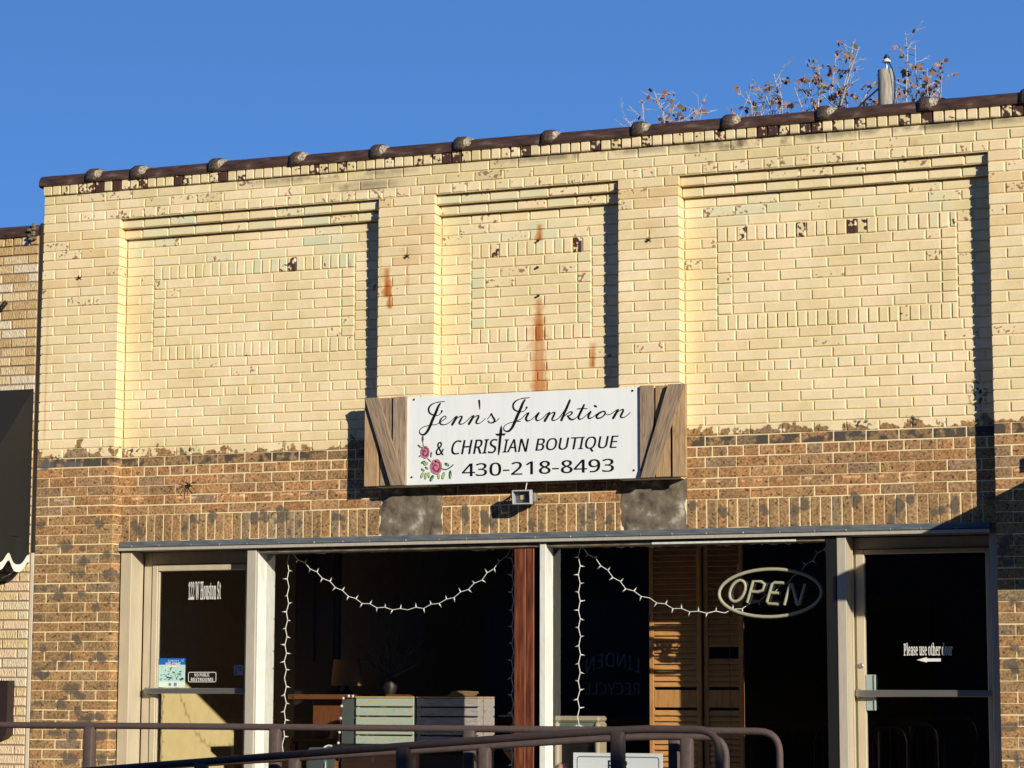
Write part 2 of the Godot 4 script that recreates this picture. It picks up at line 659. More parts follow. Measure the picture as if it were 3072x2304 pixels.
# ---------------------------------------------------------------- the scene
func _ready() -> void:
	rng.seed = 20
	var cam := Camera3D.new()
	cam.name = "camera"
	cam.fov = 18.0066
	cam.position = Vector3(9.3126, 0.9915, 14.7302)
	cam.basis = Basis(Vector3.UP, deg_to_rad(21.1746)) * Basis(Vector3.RIGHT, deg_to_rad(7.3734)) * Basis(Vector3.BACK, deg_to_rad(0.1609))
	cam.near = 0.1
	cam.far = 600.0
	add_child(cam)
	cam.current = true
	var env := Environment.new()
	env.background_mode = Environment.BG_SKY
	var sky := ProceduralSkyMaterial.new()
	sky.sky_top_color = Color(0.129, 0.221, 0.397)
	sky.sky_horizon_color = Color(0.345, 0.568, 0.862)
	sky.sky_curve = 0.35
	sky.ground_bottom_color = Color(0.16, 0.15, 0.14)
	sky.ground_horizon_color = Color(0.35, 0.36, 0.37)
	sky.sky_energy_multiplier = 1.0
	env.sky = Sky.new()
	env.sky.sky_material = sky
	env.tonemap_mode = Environment.TONE_MAPPER_LINEAR
	env.tonemap_exposure = 1.32
	env.sdfgi_enabled = true
	env.ssao_enabled = true
	env.ssil_enabled = true
	var we := WorldEnvironment.new()
	we.name = "environment"
	we.environment = env
	add_child(we)
	var sun := DirectionalLight3D.new()
	sun.name = "sun"
	sun.light_energy = 1.35
	sun.light_color = Color(1.0, 0.955, 0.875)
	sun.light_angular_distance = 0.5
	sun.shadow_enabled = true
	sun.basis = Basis.looking_at(-Vector3(1.27, 0.47, 1.0))
	add_child(sun)

	lay_facade()
	materials()
	ground()
	storefront_building()
	left_neighbour()
	right_neighbour()
	across_street()
	interior()
	window_display()
	sign_board()
	flood_light()
	railings()
	pole_and_trees()


func materials() -> void:
	var maps := facade_maps()
	var m := mat(Color.WHITE, 0.88)
	m.albedo_texture = maps[0]
	m.metallic_specular = 0.3
	m.heightmap_enabled = true
	m.heightmap_texture = maps[1]
	m.heightmap_scale = 0.10
	M.facade = m
	M.cement = nmat([Color(0.24, 0.22, 0.19), Color(0.40, 0.36, 0.305), Color(0.47, 0.435, 0.375), Color(0.74, 0.72, 0.67)], 0.012, Vector3(2.2, 2.2, 2.2), 0.92, true, 5, 3, 0.4)
	M.coping = nmat([Color(0.16, 0.13, 0.11), Color(0.26, 0.185, 0.15), Color(0.30, 0.215, 0.175), Color(0.42, 0.37, 0.33)], 0.014, Vector3(1.4, 5, 5), 0.42, true, 5, 5, 0.1)
	M.bell = nmat([Color(0.15, 0.12, 0.10), Color(0.24, 0.185, 0.155), Color(0.40, 0.35, 0.30)], 0.03, Vector3(6, 6, 6), 0.7, true, 5, 6, 0.3)
	M.dab = nmat([Color(0.32, 0.28, 0.22), Color(0.62, 0.58, 0.49), Color(0.86, 0.83, 0.75)], 0.03, Vector3(6, 6, 6), 0.9, true, 4, 7, 0.4)
	M.roof = nmat([Color(0.16, 0.16, 0.16), Color(0.24, 0.24, 0.24)], 0.05, Vector3(1, 1, 1), 0.9, true)
	M.side = nmat([Color(0.42, 0.32, 0.24), Color(0.52, 0.40, 0.30)], 0.05, Vector3(1, 1, 1), 0.9, true)
	M.flash = nmat([Color(0.31, 0.335, 0.36), Color(0.37, 0.40, 0.42), Color(0.45, 0.465, 0.47)], 0.012, Vector3(2, 14, 14), 0.5, true, 4, 8)
	M.beige = nmat([Color(0.71, 0.665, 0.57), Color(0.73, 0.685, 0.59), Color(0.75, 0.705, 0.61)], 0.01, Vector3(8, 1.2, 8), 0.55, true, 4, 9)
	M.grey = nmat([Color(0.66, 0.635, 0.58), Color(0.685, 0.66, 0.605), Color(0.71, 0.685, 0.63)], 0.012, Vector3(8, 1.5, 8), 0.5, true, 4, 10)
	M.white = nmat([Color(0.78, 0.78, 0.74), Color(0.84, 0.85, 0.82), Color(0.87, 0.88, 0.85)], 0.012, Vector3(6, 1.5, 6), 0.55, true, 4, 11)
	M.headwood = nmat([Color(0.32, 0.28, 0.22), Color(0.45, 0.40, 0.33), Color(0.62, 0.59, 0.53)], 0.012, Vector3(2, 14, 14), 0.7, true, 5, 12)
	M.alu = mat(Color(0.62, 0.62, 0.60), 0.35, 0.75)
	M.black = mat(Color(0.03, 0.03, 0.035), 0.6)
	M.ink = mat(Color(0.035, 0.035, 0.06), 0.45)
	M.decal = mat(Color(0.86, 0.86, 0.84), 0.6)
	M.glass = glass()
	M.seal = mat(Color(0.17, 0.15, 0.13), 0.8)
	M.iron = mat(Color(0.10, 0.075, 0.07), 0.7)
	M.stain = nmat([Color(0.25, 0.115, 0.06), Color(0.42, 0.215, 0.115), Color(0.55, 0.32, 0.18)], 0.012, Vector3(9, 0.8, 9), 0.5, true, 5, 13)
	M.rail = nmat([Color(0.315, 0.27, 0.26), Color(0.365, 0.315, 0.30)], 0.02, Vector3(3, 3, 3), 0.55, true, 3, 14)
	M.rail.metallic_specular = 0.3
	M.blackcloth = nmat([Color(0.06, 0.06, 0.06), Color(0.078, 0.078, 0.076)], 0.03, Vector3(2, 2, 2), 0.85, true)
	M.trim = mat(Color(0.86, 0.85, 0.82), 0.7)


func ground() -> void:
	var g := Geo.new()
	g.ext(-300, 300, -1.2, -0.6, -300, 300)
	struct("street", g, nmat([Color(0.27, 0.265, 0.26), Color(0.32, 0.315, 0.305), Color(0.37, 0.36, 0.35)], 0.05, Vector3(0.8, 0.8, 0.8), 0.9, true, 5, 21, 0.5))
	var con := nmat([Color(0.52, 0.50, 0.47), Color(0.60, 0.58, 0.54), Color(0.66, 0.64, 0.60)], 0.02, Vector3(0.8, 0.8, 0.8), 0.85, true, 5, 22, 0.2)
	M.concrete = con
	g = Geo.new()
	g.ext(-30, 30, -0.596, -0.06, -0.1, 2.02, 0.01)
	struct("sidewalk", g, con)
	g = Geo.new()
	var a := [Vector3(-2.6, -0.595, 2.03), Vector3(4.9, -0.595, 2.03), Vector3(6.2, -0.595, 2.03), Vector3(6.2, -0.07, 2.03), Vector3(4.9, -0.07, 2.03), Vector3(-2.6, -0.585, 2.03)]
	var b: Array = []
	for q in a:
		b.append(q + Vector3(0, 0, 1.2))
	g.loft([a, b])
	struct("ramp", g, con)
	g = Geo.new()
	g.ext(-40, 60, -0.596, -0.45, 17.2, 20.0, 0.01)
	struct("far_pavement", g, con)


func storefront_building() -> void:
	var o := thing("brick_storefront", "single-storey shop with cream-painted upper brick over bare brown brick and three recessed panels", "building")
	# joints: the mortar that the bricks stand proud of
	var g := Geo.new()
	var up := 0.0065   # depth of the painted joints; the bare ones are filled almost flush
	var low := 0.0022
	g.ext(0.004, 7.376, yj(3), 4.63, -0.25, -up)
	for p in [[0.0, 0.6277, 0.0], [2.6315, 3.05, yj(32)], [4.3435, 4.76, yj(32)], [6.7518, 7.38, 0.0]]:
		g.ext(p[0] + up, p[1] - up, yj(27.96), yj(3) - 0.001, -0.25, -up)
		g.ext(p[0] + low, p[1] - low, p[2], yj(27.96) - 0.0005, -0.25, -low)
	for p in [[0.6277, 2.6315], [3.05, 4.3435], [4.76, 6.7518]]:
		g.ext(p[0], p[1], yj(4) + 0.002, yj(3) - 0.002, -0.25, -0.036 - up)
		g.ext(p[0], p[1], yj(5) + 0.002, yj(4) - 0.002, -0.25, -0.072 - up)
	g.ext(0.6277, 6.7518, yj(27.96), yj(5) - 0.002, -0.249, RZ - up)
	g.ext(0.6277, 6.7518, 2.0625, yj(27.96) - 0.0005, -0.249, RZ - low)
	part("mortar", g, M.facade, o)
	# every brick
	var eye := Vector3(9.31, 0.99, 14.73)
	var kinds := {}
	for r in BR:
		if not kinds.has(r.kind):
			kinds[r.kind] = []
		var mid := Vector3((r.x0 + r.x1) / 2, (r.y0 + r.y1) / 2, r.z)
		var show: float = (r.x1 - r.x0) * (r.y1 - r.y0) / mid.distance_squared_to(eye)
		if mid.y < 0.5 or mid.x > 7.02 or (mid.x > 2.55 and mid.x < 4.8 and mid.y > 2.38 and mid.y < 2.97):
			show = 0.0
		kinds[r.kind].append([show, r])
	for kd in kinds:
		kinds[kd].sort_custom(func(p, q): return p[0] > q[0])
		var rest := Geo.new()
		for i in kinds[kd].size():
			if i < 300 and kinds[kd][i][0] > 0.0:
				g = Geo.new()
				brick_geo(g, kinds[kd][i][1])
				part(kd, g, M.facade, o)
			else:
				brick_geo(rest, kinds[kd][i][1])
		if rest.v.size():
			part({"brick": "painted_brickwork", "bare_brick": "bare_brickwork", "header_brick": "header_brickwork", "bare_header": "bare_header_brickwork", "rowlock_brick": "rowlock_brickwork", "soldier_brick": "soldier_brickwork"}[kd], rest, M.facade, o).set_meta("kind", "stuff")
	# two rough cement patches where the middle piers were cut off
	var q := RandomNumberGenerator.new()
	q.seed = 4
	for p in [[2.612, 3.072], [4.322, 4.770]]:
		g = Geo.new()
		var rows: Array = []
		for iy in 9:
			var row: Array = []
			for ix in 13:
				var edge := 0.006 if (ix == 0 or ix == 12) else 0.0
				row.append(Vector3(lerpf(p[0], p[1], ix / 12.0) + q.randf_range(-edge, edge), lerpf(2.064, 2.39, iy / 8.0), RZ + 0.004 + q.randf_range(-0.004, 0.005) - (0.006 if edge > 0 else 0.0)))
			rows.append(row)
		for iy in 8:
			for ix in 12:
				g.quad(rows[iy][ix], rows[iy][ix + 1], rows[iy + 1][ix + 1], rows[iy + 1][ix])
		g.soften(0, 0.2)
		part("cement_patch", g, M.cement, o)
	# coping tiles with their sockets
	var joints := [-0.035, 0.367, 0.732, 1.351, 1.979, 2.59, 3.202, 3.831, 4.458, 5.069, 5.692, 6.341, 6.971, 7.42]
	coping(o, joints, 0.0, true)
	# small iron things left in the wall
	for p in [[0.309, 3.943, 0.0], [2.849, 3.938, 0.0], [4.556, 3.936, 0.0], [3.75, 4.002, RZ], [3.748, 3.824, RZ], [3.752, 3.632, RZ]]:
		g = Geo.new()
		g.tube([Vector3(p[0], p[1], p[2] - 0.01), Vector3(p[0], p[1] - 0.002, p[2] + 0.02)], 0.0075, 6)
		if p[2] == 0.0:
			for k in 5:
				var an := 0.5 + k * 1.25
				g.tube([Vector3(p[0], p[1], p[2] + 0.004), Vector3(p[0] + 0.025 * cos(an), p[1] + 0.02 * sin(an), p[2] + 0.006)], 0.0018, 4)
		part("anchor_bolt", g, M.iron, o)
	g = Geo.new()
	for k in 9:
		var an := k * 2.4
		var ln := 0.03 + 0.02 * (k % 3)
		var at := Vector3(1.165, 2.451, RZ + 0.01)
		g.tube([at, at + Vector3(cos(an) * ln * 0.6, sin(an) * ln * 0.5, 0.02), at + Vector3(cos(an) * ln * 1.2, sin(an) * ln - 0.01, 0.026)], 0.0026, 4)
	g.lathe(Vector3(1.165, 2.447, RZ), [Vector2(0.012, 0), Vector2(0.011, 0.02), Vector2(0.004, 0.026)], 7, Basis(Vector3.RIGHT, PI / 2))
	part("cut_wire_end", g, M.iron, o, "tuft of cut black wires on the brown brick")
	# header flashing
	g = Geo.new()
	g.ext(0.632, 6.70, 2.024, 2.0635, -0.112, -0.082, 0.003)
	g.ext(0.632, 6.70, 1.999, 2.020, -0.112, -0.070, 0.003)
	var fl := part("header_flashing", g, M.flash, o)
	for k in 26:
		g = Geo.new()
		var x := 0.72 + k * 0.232 + q.randf_range(-0.03, 0.03)
		g.lathe(Vector3(x, 2.031, -0.083), [Vector2(0.007, 0), Vector2(0.006, 0.003), Vector2(0.002, 0.005)], 7, Basis(Vector3.RIGHT, PI / 2))
		part("rivet", g, M.dab, fl)
	g = Geo.new()
	g.ext(0.632, 6.70, 1.9995, 2.0195, -0.0699, -0.0675)
	part("flashing_lip", g, M.grey, fl)
	g = Geo.new()
	g.ext(0.632, 6.75, 1.999, 2.062, -0.249, -0.1135)
	part("lintel", g, M.headwood, o)
	storefront(o)
	# shell behind the front
	g = Geo.new()
	g.ext(0.0, 0.13, 0.0, 4.4, -11.9, -0.252)
	g.ext(7.25, 7.38, 0.0, 4.4, -11.9, -0.252)
	g.ext(0.0, 7.38, 0.0, 4.4, -12.1, -11.902)
	part("outer_wall", g, M.side, o)
	g = Geo.new()
	g.ext(0.132, 7.248, 3.7, 3.9, -11.9, -0.255)
	part("roof", g, M.roof, o)
	g = Geo.new()
	g.ext(0.132, 7.248, 2.6, 2.7, -11.88, -0.26)
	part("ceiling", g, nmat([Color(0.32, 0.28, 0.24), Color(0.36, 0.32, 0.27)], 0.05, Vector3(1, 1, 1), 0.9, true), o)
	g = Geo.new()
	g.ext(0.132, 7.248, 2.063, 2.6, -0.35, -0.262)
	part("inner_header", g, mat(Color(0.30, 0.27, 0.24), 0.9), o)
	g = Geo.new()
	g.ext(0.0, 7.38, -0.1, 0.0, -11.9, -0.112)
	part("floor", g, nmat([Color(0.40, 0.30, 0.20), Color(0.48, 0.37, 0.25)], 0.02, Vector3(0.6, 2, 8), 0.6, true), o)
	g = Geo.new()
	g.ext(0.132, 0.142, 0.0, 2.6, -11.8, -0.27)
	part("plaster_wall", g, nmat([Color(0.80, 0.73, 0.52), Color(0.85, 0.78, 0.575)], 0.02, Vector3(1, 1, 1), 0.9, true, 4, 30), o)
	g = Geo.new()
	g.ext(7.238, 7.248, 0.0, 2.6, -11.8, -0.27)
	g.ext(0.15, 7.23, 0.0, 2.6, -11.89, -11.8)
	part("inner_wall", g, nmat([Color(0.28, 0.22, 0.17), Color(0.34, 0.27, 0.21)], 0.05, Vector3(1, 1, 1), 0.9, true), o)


func coping(o: Node3D, joints: Array, drop: float, bells: bool) -> void:
	var prof := [Vector2(0.018, 4.618), Vector2(0.030, 4.622), Vector2(0.035, 4.638), Vector2(0.033, 4.660), Vector2(0.022, 4.684), Vector2(-0.006, 4.700), Vector2(-0.05, 4.708), Vector2(-0.12, 4.712), Vector2(-0.2, 4.706), Vector2(-0.27, 4.68), Vector2(-0.30, 4.64), Vector2(-0.30, 4.618)]
	for i in joints.size() - 1:
		var a: float = joints[i]
		var b: float = joints[i + 1]
		var g := Geo.new()
		var rings: Array = []
		for st in [[a, 0.93], [a + 0.012, 1.0], [b - 0.004, 1.0], [b + 0.02, 0.97]]:
			var ring: Array = []
			for p in prof:
				var q: Vector2 = Vector2(-0.125, 4.60) + (p - Vector2(-0.125, 4.60)) * st[1]
				ring.append(Vector3(st[0], q.y - drop, q.x))
			rings.append(ring)
		g.loft(rings)
		g.soften(0, 0.86)
		var t := part("coping_tile", g, M.coping, o)
		t.position.y = [0.0, 0.003, -0.002, 0.002, -0.003][i % 5]
		if not bells or i == 0:
			continue
		g = Geo.new()
		rings = []
		for st in [[-0.012, 0.0], [-0.006, 0.014], [0.012, 0.024], [0.045, 0.024], [0.062, 0.018], [0.072, 0.0]]:
			var ring: Array = []
			for p in prof:
				var d: Vector2 = (p - Vector2(-0.125, 4.61)).normalized()
				ring.append(Vector3(a + st[0], p.y - drop + d.y * st[1] + 0.006 * signf(d.y), p.x + d.x * st[1]))
			rings.append(ring)
		g.loft(rings)
		g.soften(0, 0.5)
		part("socket", g, M.bell, t)
		g = Geo.new()
		rings = []
		var q2 := RandomNumberGenerator.new()
		q2.seed = 90 + i
		for st in [[0.058, 0.006], [0.066, 0.017], [0.080, 0.010], [0.100, 0.003], [0.118, -0.004]]:
			var ring: Array = []
			for k in range(2, 9):
				var p: Vector2 = prof[k]
				var d: Vector2 = (p - Vector2(-0.125, 4.61)).normalized()
				var w: float = st[1] + (q2.randf_range(-0.005, 0.005) if st[1] > 0 else 0.0)
				if k == 2:
					w = -0.004
				ring.append(Vector3(a + st[0] + q2.randf_range(-0.006, 0.006), p.y - drop + d.y * w + 0.003, p.x + d.x * w))
			rings.append(ring)
		g.loft(rings, false, false)
		g.soften(0, 0.3)
		part("mortar_dab", g, M.dab, t)


func storefront(o: Node3D) -> void:
	var g := Geo.new()
	# left jamb and sealant
	g.ext(0.640, 0.724, 0.0, 1.998, -0.27, -0.10, 0.003)
	part("jamb", g, M.beige, o)
	g = Geo.new()
	g.ext(0.629, 0.6395, 0.0, 1.998, -0.25, -0.115)
	part("joint_sealant", g, M.seal, o)
	g = Geo.new()
	g.ext(6.745, 6.7515, 0.0, 1.998, -0.25, -0.135)
	part("joint_sealant", g, M.seal, o)
	g = Geo.new()
	g.ext(6.688, 6.744, 0.0, 1.998, -0.33, -0.12, 0.003)
	part("jamb", g, M.grey, o)
	# mullions
	g = Geo.new()
	g.ext(1.627, 1.696, 0.0, 1.998, -0.152, -0.10, 0.003)
	part("mullion", g, M.grey, o)
	g = Geo.new()
	g.ext(1.632, 1.706, 0.0, 1.998, -0.375, -0.1525, 0.003)
	g.ext(1.698, 1.7065, 0.0, 1.997, -0.152, -0.118, 0.002)
	part("white_post", g, M.white, o)
	g = Geo.new()
	g.ext(3.764, 3.808, 0.0, 1.998, -0.24, -0.10, 0.003)
	part("mullion", g, M.white, o, "white-painted mullion between the two windows")
	g = Geo.new()
	g.ext(3.7145, 3.7635, 0.0, 1.998, -0.26, -0.19, 0.002)
	part("window_frame", g, M.black, o)
	g = Geo.new()
	g.ext(5.741, 5.799, 0.0, 1.998, -0.135, -0.10, 0.003)
	part("mullion", g, M.grey, o, "grey-beige mullion beside the right door")
	g = Geo.new()
	g.ext(5.745, 5.798, 0.0, 1.998, -0.32, -0.1355, 0.003)
	g.ext(5.7985, 5.806, 0.0, 1.97, -0.262, -0.245, 0.002)
	part("white_post", g, M.beige, o)
	g = Geo.new()
	g.ext(5.670, 5.7405, 0.0, 1.998, -0.235, -0.106, 0.002)
	part("window_frame", g, M.black, o)
	# stained timber post: two boards
	for p in [[3.575, 3.655], [3.6575, 3.713]]:
		g = Geo.new()
		g.ext(p[0], p[1], 0.0, 1.966, -0.25, -0.13, 0.004)
		part("timber_post_board", g, M.stain, o)
	# windows: head trim, pane, sill, bulkhead
	for p in [[1.709, 3.5745], [3.8085, 5.6695]]:
		g = Geo.new()
		g.ext(p[0], 3.763 if p[0] < 2.0 else p[1], 1.968, 1.9985, -0.262, -0.112, 0.003)
		part("window_head", g, M.headwood, o)
		g = Geo.new()
		g.ext(p[0], p[1], 0.38, 0.43, -0.27, -0.10, 0.004)
		part("window_sill", g, M.white, o)
		g = Geo.new()
		g.ext(p[0], p[1], 0.0, 0.379, -0.24, -0.13)
		part("bulkhead", g, M.beige, o)
		g = Geo.new()
		g.ext(p[0] + 0.001, p[1] - 0.001, 0.431, 1.967, -0.2435, -0.24)
		part("window_pane", g, M.glass, o)
		g = Geo.new()
		var q := RandomNumberGenerator.new()
		q.seed = int(p[0] * 100)
		for k in 16:
			var x := q.randf_range(p[0] + 0.05, p[1] - 0.1)
			var l := q.randf_range(0.015, 0.1)
			var y := 1.9665
			g.tri(Vector3(x, y, -0.2375), Vector3(x + l * 0.6, y - q.randf_range(0.003, 0.012), -0.2372), Vector3(x + l, y, -0.2375))
		part("flaking_paint", g, M.trim, o).set_meta("kind", "stuff")
	g = Geo.new()
	g.ext(4.53, 5.48, 1.969, 1.986, -0.1115, -0.104, 0.002)
	part("white_trim", g, M.white, o)
	doors(o)


func doors(o: Node3D) -> void:
	# left door, set back
	var z := -0.27
	var g := Geo.new()
	g.ext(0.724, 0.790, 0.0, 1.998, z - 0.05, z - 0.012, 0.003)
	g.ext(0.790, 1.632, 1.912, 1.998, z - 0.05, z - 0.012, 0.003)
	g.ext(1.575, 1.6315, 0.0, 1.912, z - 0.05, z - 0.012, 0.003)
	part("door_frame", g, M.beige, o)
	var d := Geo.new()
	d.ext(0.795, 0.838, 0.0, 1.905, z - 0.045, z, 0.004)
	d.ext(0.8385, 0.848, 0.16, 1.86, z - 0.03, z - 0.008, 0.002)
	d.ext(1.530, 1.572, 0.0, 1.905, z - 0.045, z, 0.004)
	d.ext(0.8385, 1.53, 1.865, 1.905, z - 0.045, z, 0.004)
	d.ext(0.8385, 1.53, 0.0, 0.16, z - 0.045, z, 0.004)
	var door := part("door", d, M.beige, o, "left shop door with street number lettering")
	g = Geo.new()
	g.ext(0.8485, 1.5295, 0.161, 1.864, z - 0.026, z - 0.022)
	part("door_pane", g, M.glass, door)
	g = Geo.new()
	g.ext(0.782, 1.574, 1.012, 1.051, z + 0.045, z + 0.062, 0.004)
	g.ext(0.782, 0.80, 1.005, 1.058, z + 0.001, z + 0.045, 0.003)
	g.ext(1.556, 1.572, 1.012, 1.051, z + 0.001, z + 0.045, 0.003)
	part("push_bar", g, M.alu, door)
	g = Geo.new()
	text_geo(g, "122 W Houston St", ["Droid Serif"], 700, 1.074, 1.663, 0.255, 0.125, z - 0.019)
	part("address_lettering", g, M.decal, door)
	# picture sticker
	g = Geo.new()
	g.tint = lin(Color(0.72, 0.86, 0.83))
	g.ext(0.852, 1.060, 1.056, 1.212, z - 0.0215, z - 0.019)
	g.tint = lin(Color(0.05, 0.40, 0.72))
	g.ext(0.852, 1.060, 1.2125, 1.257, z - 0.0215, z - 0.019)
	g.tint = lin(Color(0.86, 0.92, 0.88))
	g.ext(0.854, 1.058, 1.057, 1.095, z - 0.019, z - 0.0186)
	var q := RandomNumberGenerator.new()
	q.seed = 31
	for k in 70:
		g.tint = lin([Color(0.30, 0.60, 0.66), Color(0.17, 0.36, 0.42), Color(0.55, 0.78, 0.68), Color(0.85, 0.88, 0.76), Color(0.10, 0.22, 0.26)][k % 5])
		g.ellipse(Vector3(q.randf_range(0.866, 1.048), q.randf_range(1.10, 1.205), z - 0.0182 + k * 0.00001), q.randf_range(0.004, 0.017), q.randf_range(0.0015, 0.005), q.randf_range(-0.8, 0.8), 8)
	g.tint = lin(Color(0.45, 0.56, 0.60))
	g.ellipse(Vector3(0.943, 1.076, z - 0.0181), 0.012, 0.012)
	g.ext(0.974, 0.997, 1.064, 1.088, z - 0.0182, z - 0.0180)
	g.tint = lin(Color(0.32, 0.62, 0.85))
	g.ext(1.030, 1.050, 1.232, 1.250, z - 0.0182, z - 0.0180)
	g.tint = Color(0.8, 0.84, 0.84)
	text_geo(g, "A L W A Y S", ["Droid Sans"], 700, 0.925, 1.235, 0.085, 0.010, z - 0.0180)
	text_geo(g, "WELCOME", ["Droid Sans"], 700, 0.906, 1.195, 0.118, 0.034, z - 0.0176)
	part("welcome_sticker", g, vcol(0.5), door, "blue and pale green welcome sticker")
	# notice sticker
	g = Geo.new()
	g.ext(1.082, 1.309, 1.088, 1.166, z - 0.0215, z - 0.0195, 0.001)
	var nt := part("notice_sticker", g, M.black, door, "black notice with white letters and border")
	g = Geo.new()
	rounded_frame(g, 1.086, 1.305, 1.092, 1.162, 0.012, 0.0042, z - 0.0190)
	text_geo(g, "NO PUBLIC", ["Droid Sans"], 700, 1.135, 1.131, 0.118, 0.022, z - 0.0190)
	text_geo(g, "RESTROOMS", ["Droid Sans"], 700, 1.108, 1.100, 0.174, 0.022, z - 0.0190)
	part("notice_lettering", g, M.decal, nt)
	g = Geo.new()
	g.tint = lin(Color(0.52, 0.60, 0.66))
	g.ext(1.440, 1.511, 1.141, 1.210, z - 0.0215, z - 0.0195, 0.001)
	g.tint = lin(Color(0.10, 0.14, 0.20))
	for p in [[1.450, 1.187], [1.450, 1.166], [1.450, 1.147], [1.484, 1.167]]:
		g.ext(p[0], p[0] + 0.013, p[1], p[1] + 0.013, z - 0.0195, z - 0.019)
	g.ext(1.470, 1.501, 1.190, 1.197, z - 0.0195, z - 0.019)
	part("small_sticker", g, vcol(0.5), door, "small pale blue sticker with dark squares")

	# right door
	z = -0.30
	g = Geo.new()
	g.ext(5.800, 5.832, 0.0, 1.998, z - 0.05, z - 0.012, 0.003)
	g.ext(5.832, 6.687, 1.925, 1.998, z - 0.05, z - 0.012, 0.003)
	g.ext(6.658, 6.687, 0.0, 1.925, z - 0.05, z - 0.012, 0.003)
	part("door_frame", g, M.grey, o)
	d = Geo.new()
	d.ext(5.812, 5.866, 0.0, 1.922, z - 0.045, z, 0.004)
	d.ext(6.628, 6.656, 0.0, 1.922, z - 0.045, z, 0.004)
	d.ext(5.866, 6.628, 1.892, 1.922, z - 0.045, z, 0.004)
	d.ext(5.866, 6.628, 0.0, 0.16, z - 0.045, z, 0.004)
	door = part("door", d, M.beige, o, "right shop door whose lettering sends people to the other door")
	g = Geo.new()
	g.ext(5.8665, 6.6275, 0.161, 1.8915, z - 0.026, z - 0.022)
	part("door_pane", g, M.glass, door)
	g = Geo.new()
	g.ext(5.815, 6.672, 1.003, 1.045, z + 0.045, z + 0.062, 0.004)
	g.ext(5.817, 5.834, 0.996, 1.052, z + 0.001, z + 0.045, 0.003)
	g.ext(6.640, 6.656, 1.003, 1.045, z + 0.001, z + 0.045, 0.003)
	part("push_bar", g, M.alu, door)
	g = Geo.new()
	g.ext(5.868, 5.931, 0.918, 1.140, z - 0.006, z + 0.002, 0.002)
	g.ext(5.920, 5.931, 0.918, 1.140, z + 0.0025, z + 0.012, 0.002)
	var pl := mat(Color(0.60, 0.66, 0.65), 0.3)
	part("finger_plate", g, pl, door)
	g = Geo.new()
	g.lathe(Vector3(5.838, 1.195, z), [Vector2(0.017, 0), Vector2(0.017, 0.006), Vector2(0.012, 0.009)], 14, Basis(Vector3.RIGHT, PI / 2))
	part("lock_cylinder", g, M.alu, door)
	g = Geo.new()
	text_geo(g, "Please use other door", ["Droid Serif"], 700, 6.106, 1.258, 0.305, 0.078, z - 0.0195)
	g.tri(Vector3(6.185, 1.231, z - 0.0195), Vector3(6.251, 1.215, z - 0.0195), Vector3(6.251, 1.248, z - 0.0195))
	g.quad(Vector3(6.251, 1.221, z - 0.0195), Vector3(6.337, 1.221, z - 0.0195), Vector3(6.337, 1.240, z - 0.0195), Vector3(6.251, 1.240, z - 0.0195))
	part("direction_lettering", g, M.decal, door)


func rounded_frame(g: Geo, x0: float, x1: float, y0: float, y1: float, r: float, t: float, z: float) -> void:
	var a: Array = []
	var b: Array = []
	for c in [[x1 - r, y1 - r, 0.0], [x0 + r, y1 - r, PI / 2], [x0 + r, y0 + r, PI], [x1 - r, y0 + r, PI * 1.5]]:
		for k in 5:
			var an: float = c[2] + k * PI / 8
			a.append(Vector3(c[0] + r * cos(an), c[1] + r * sin(an), z))
			b.append(Vector3(c[0] + (r - t) * cos(an), c[1] + (r - t) * sin(an), z))
	for k in a.size():
		var k2 := (k + 1) % a.size()
		g.quad(b[k], a[k], a[k2], b[k2])


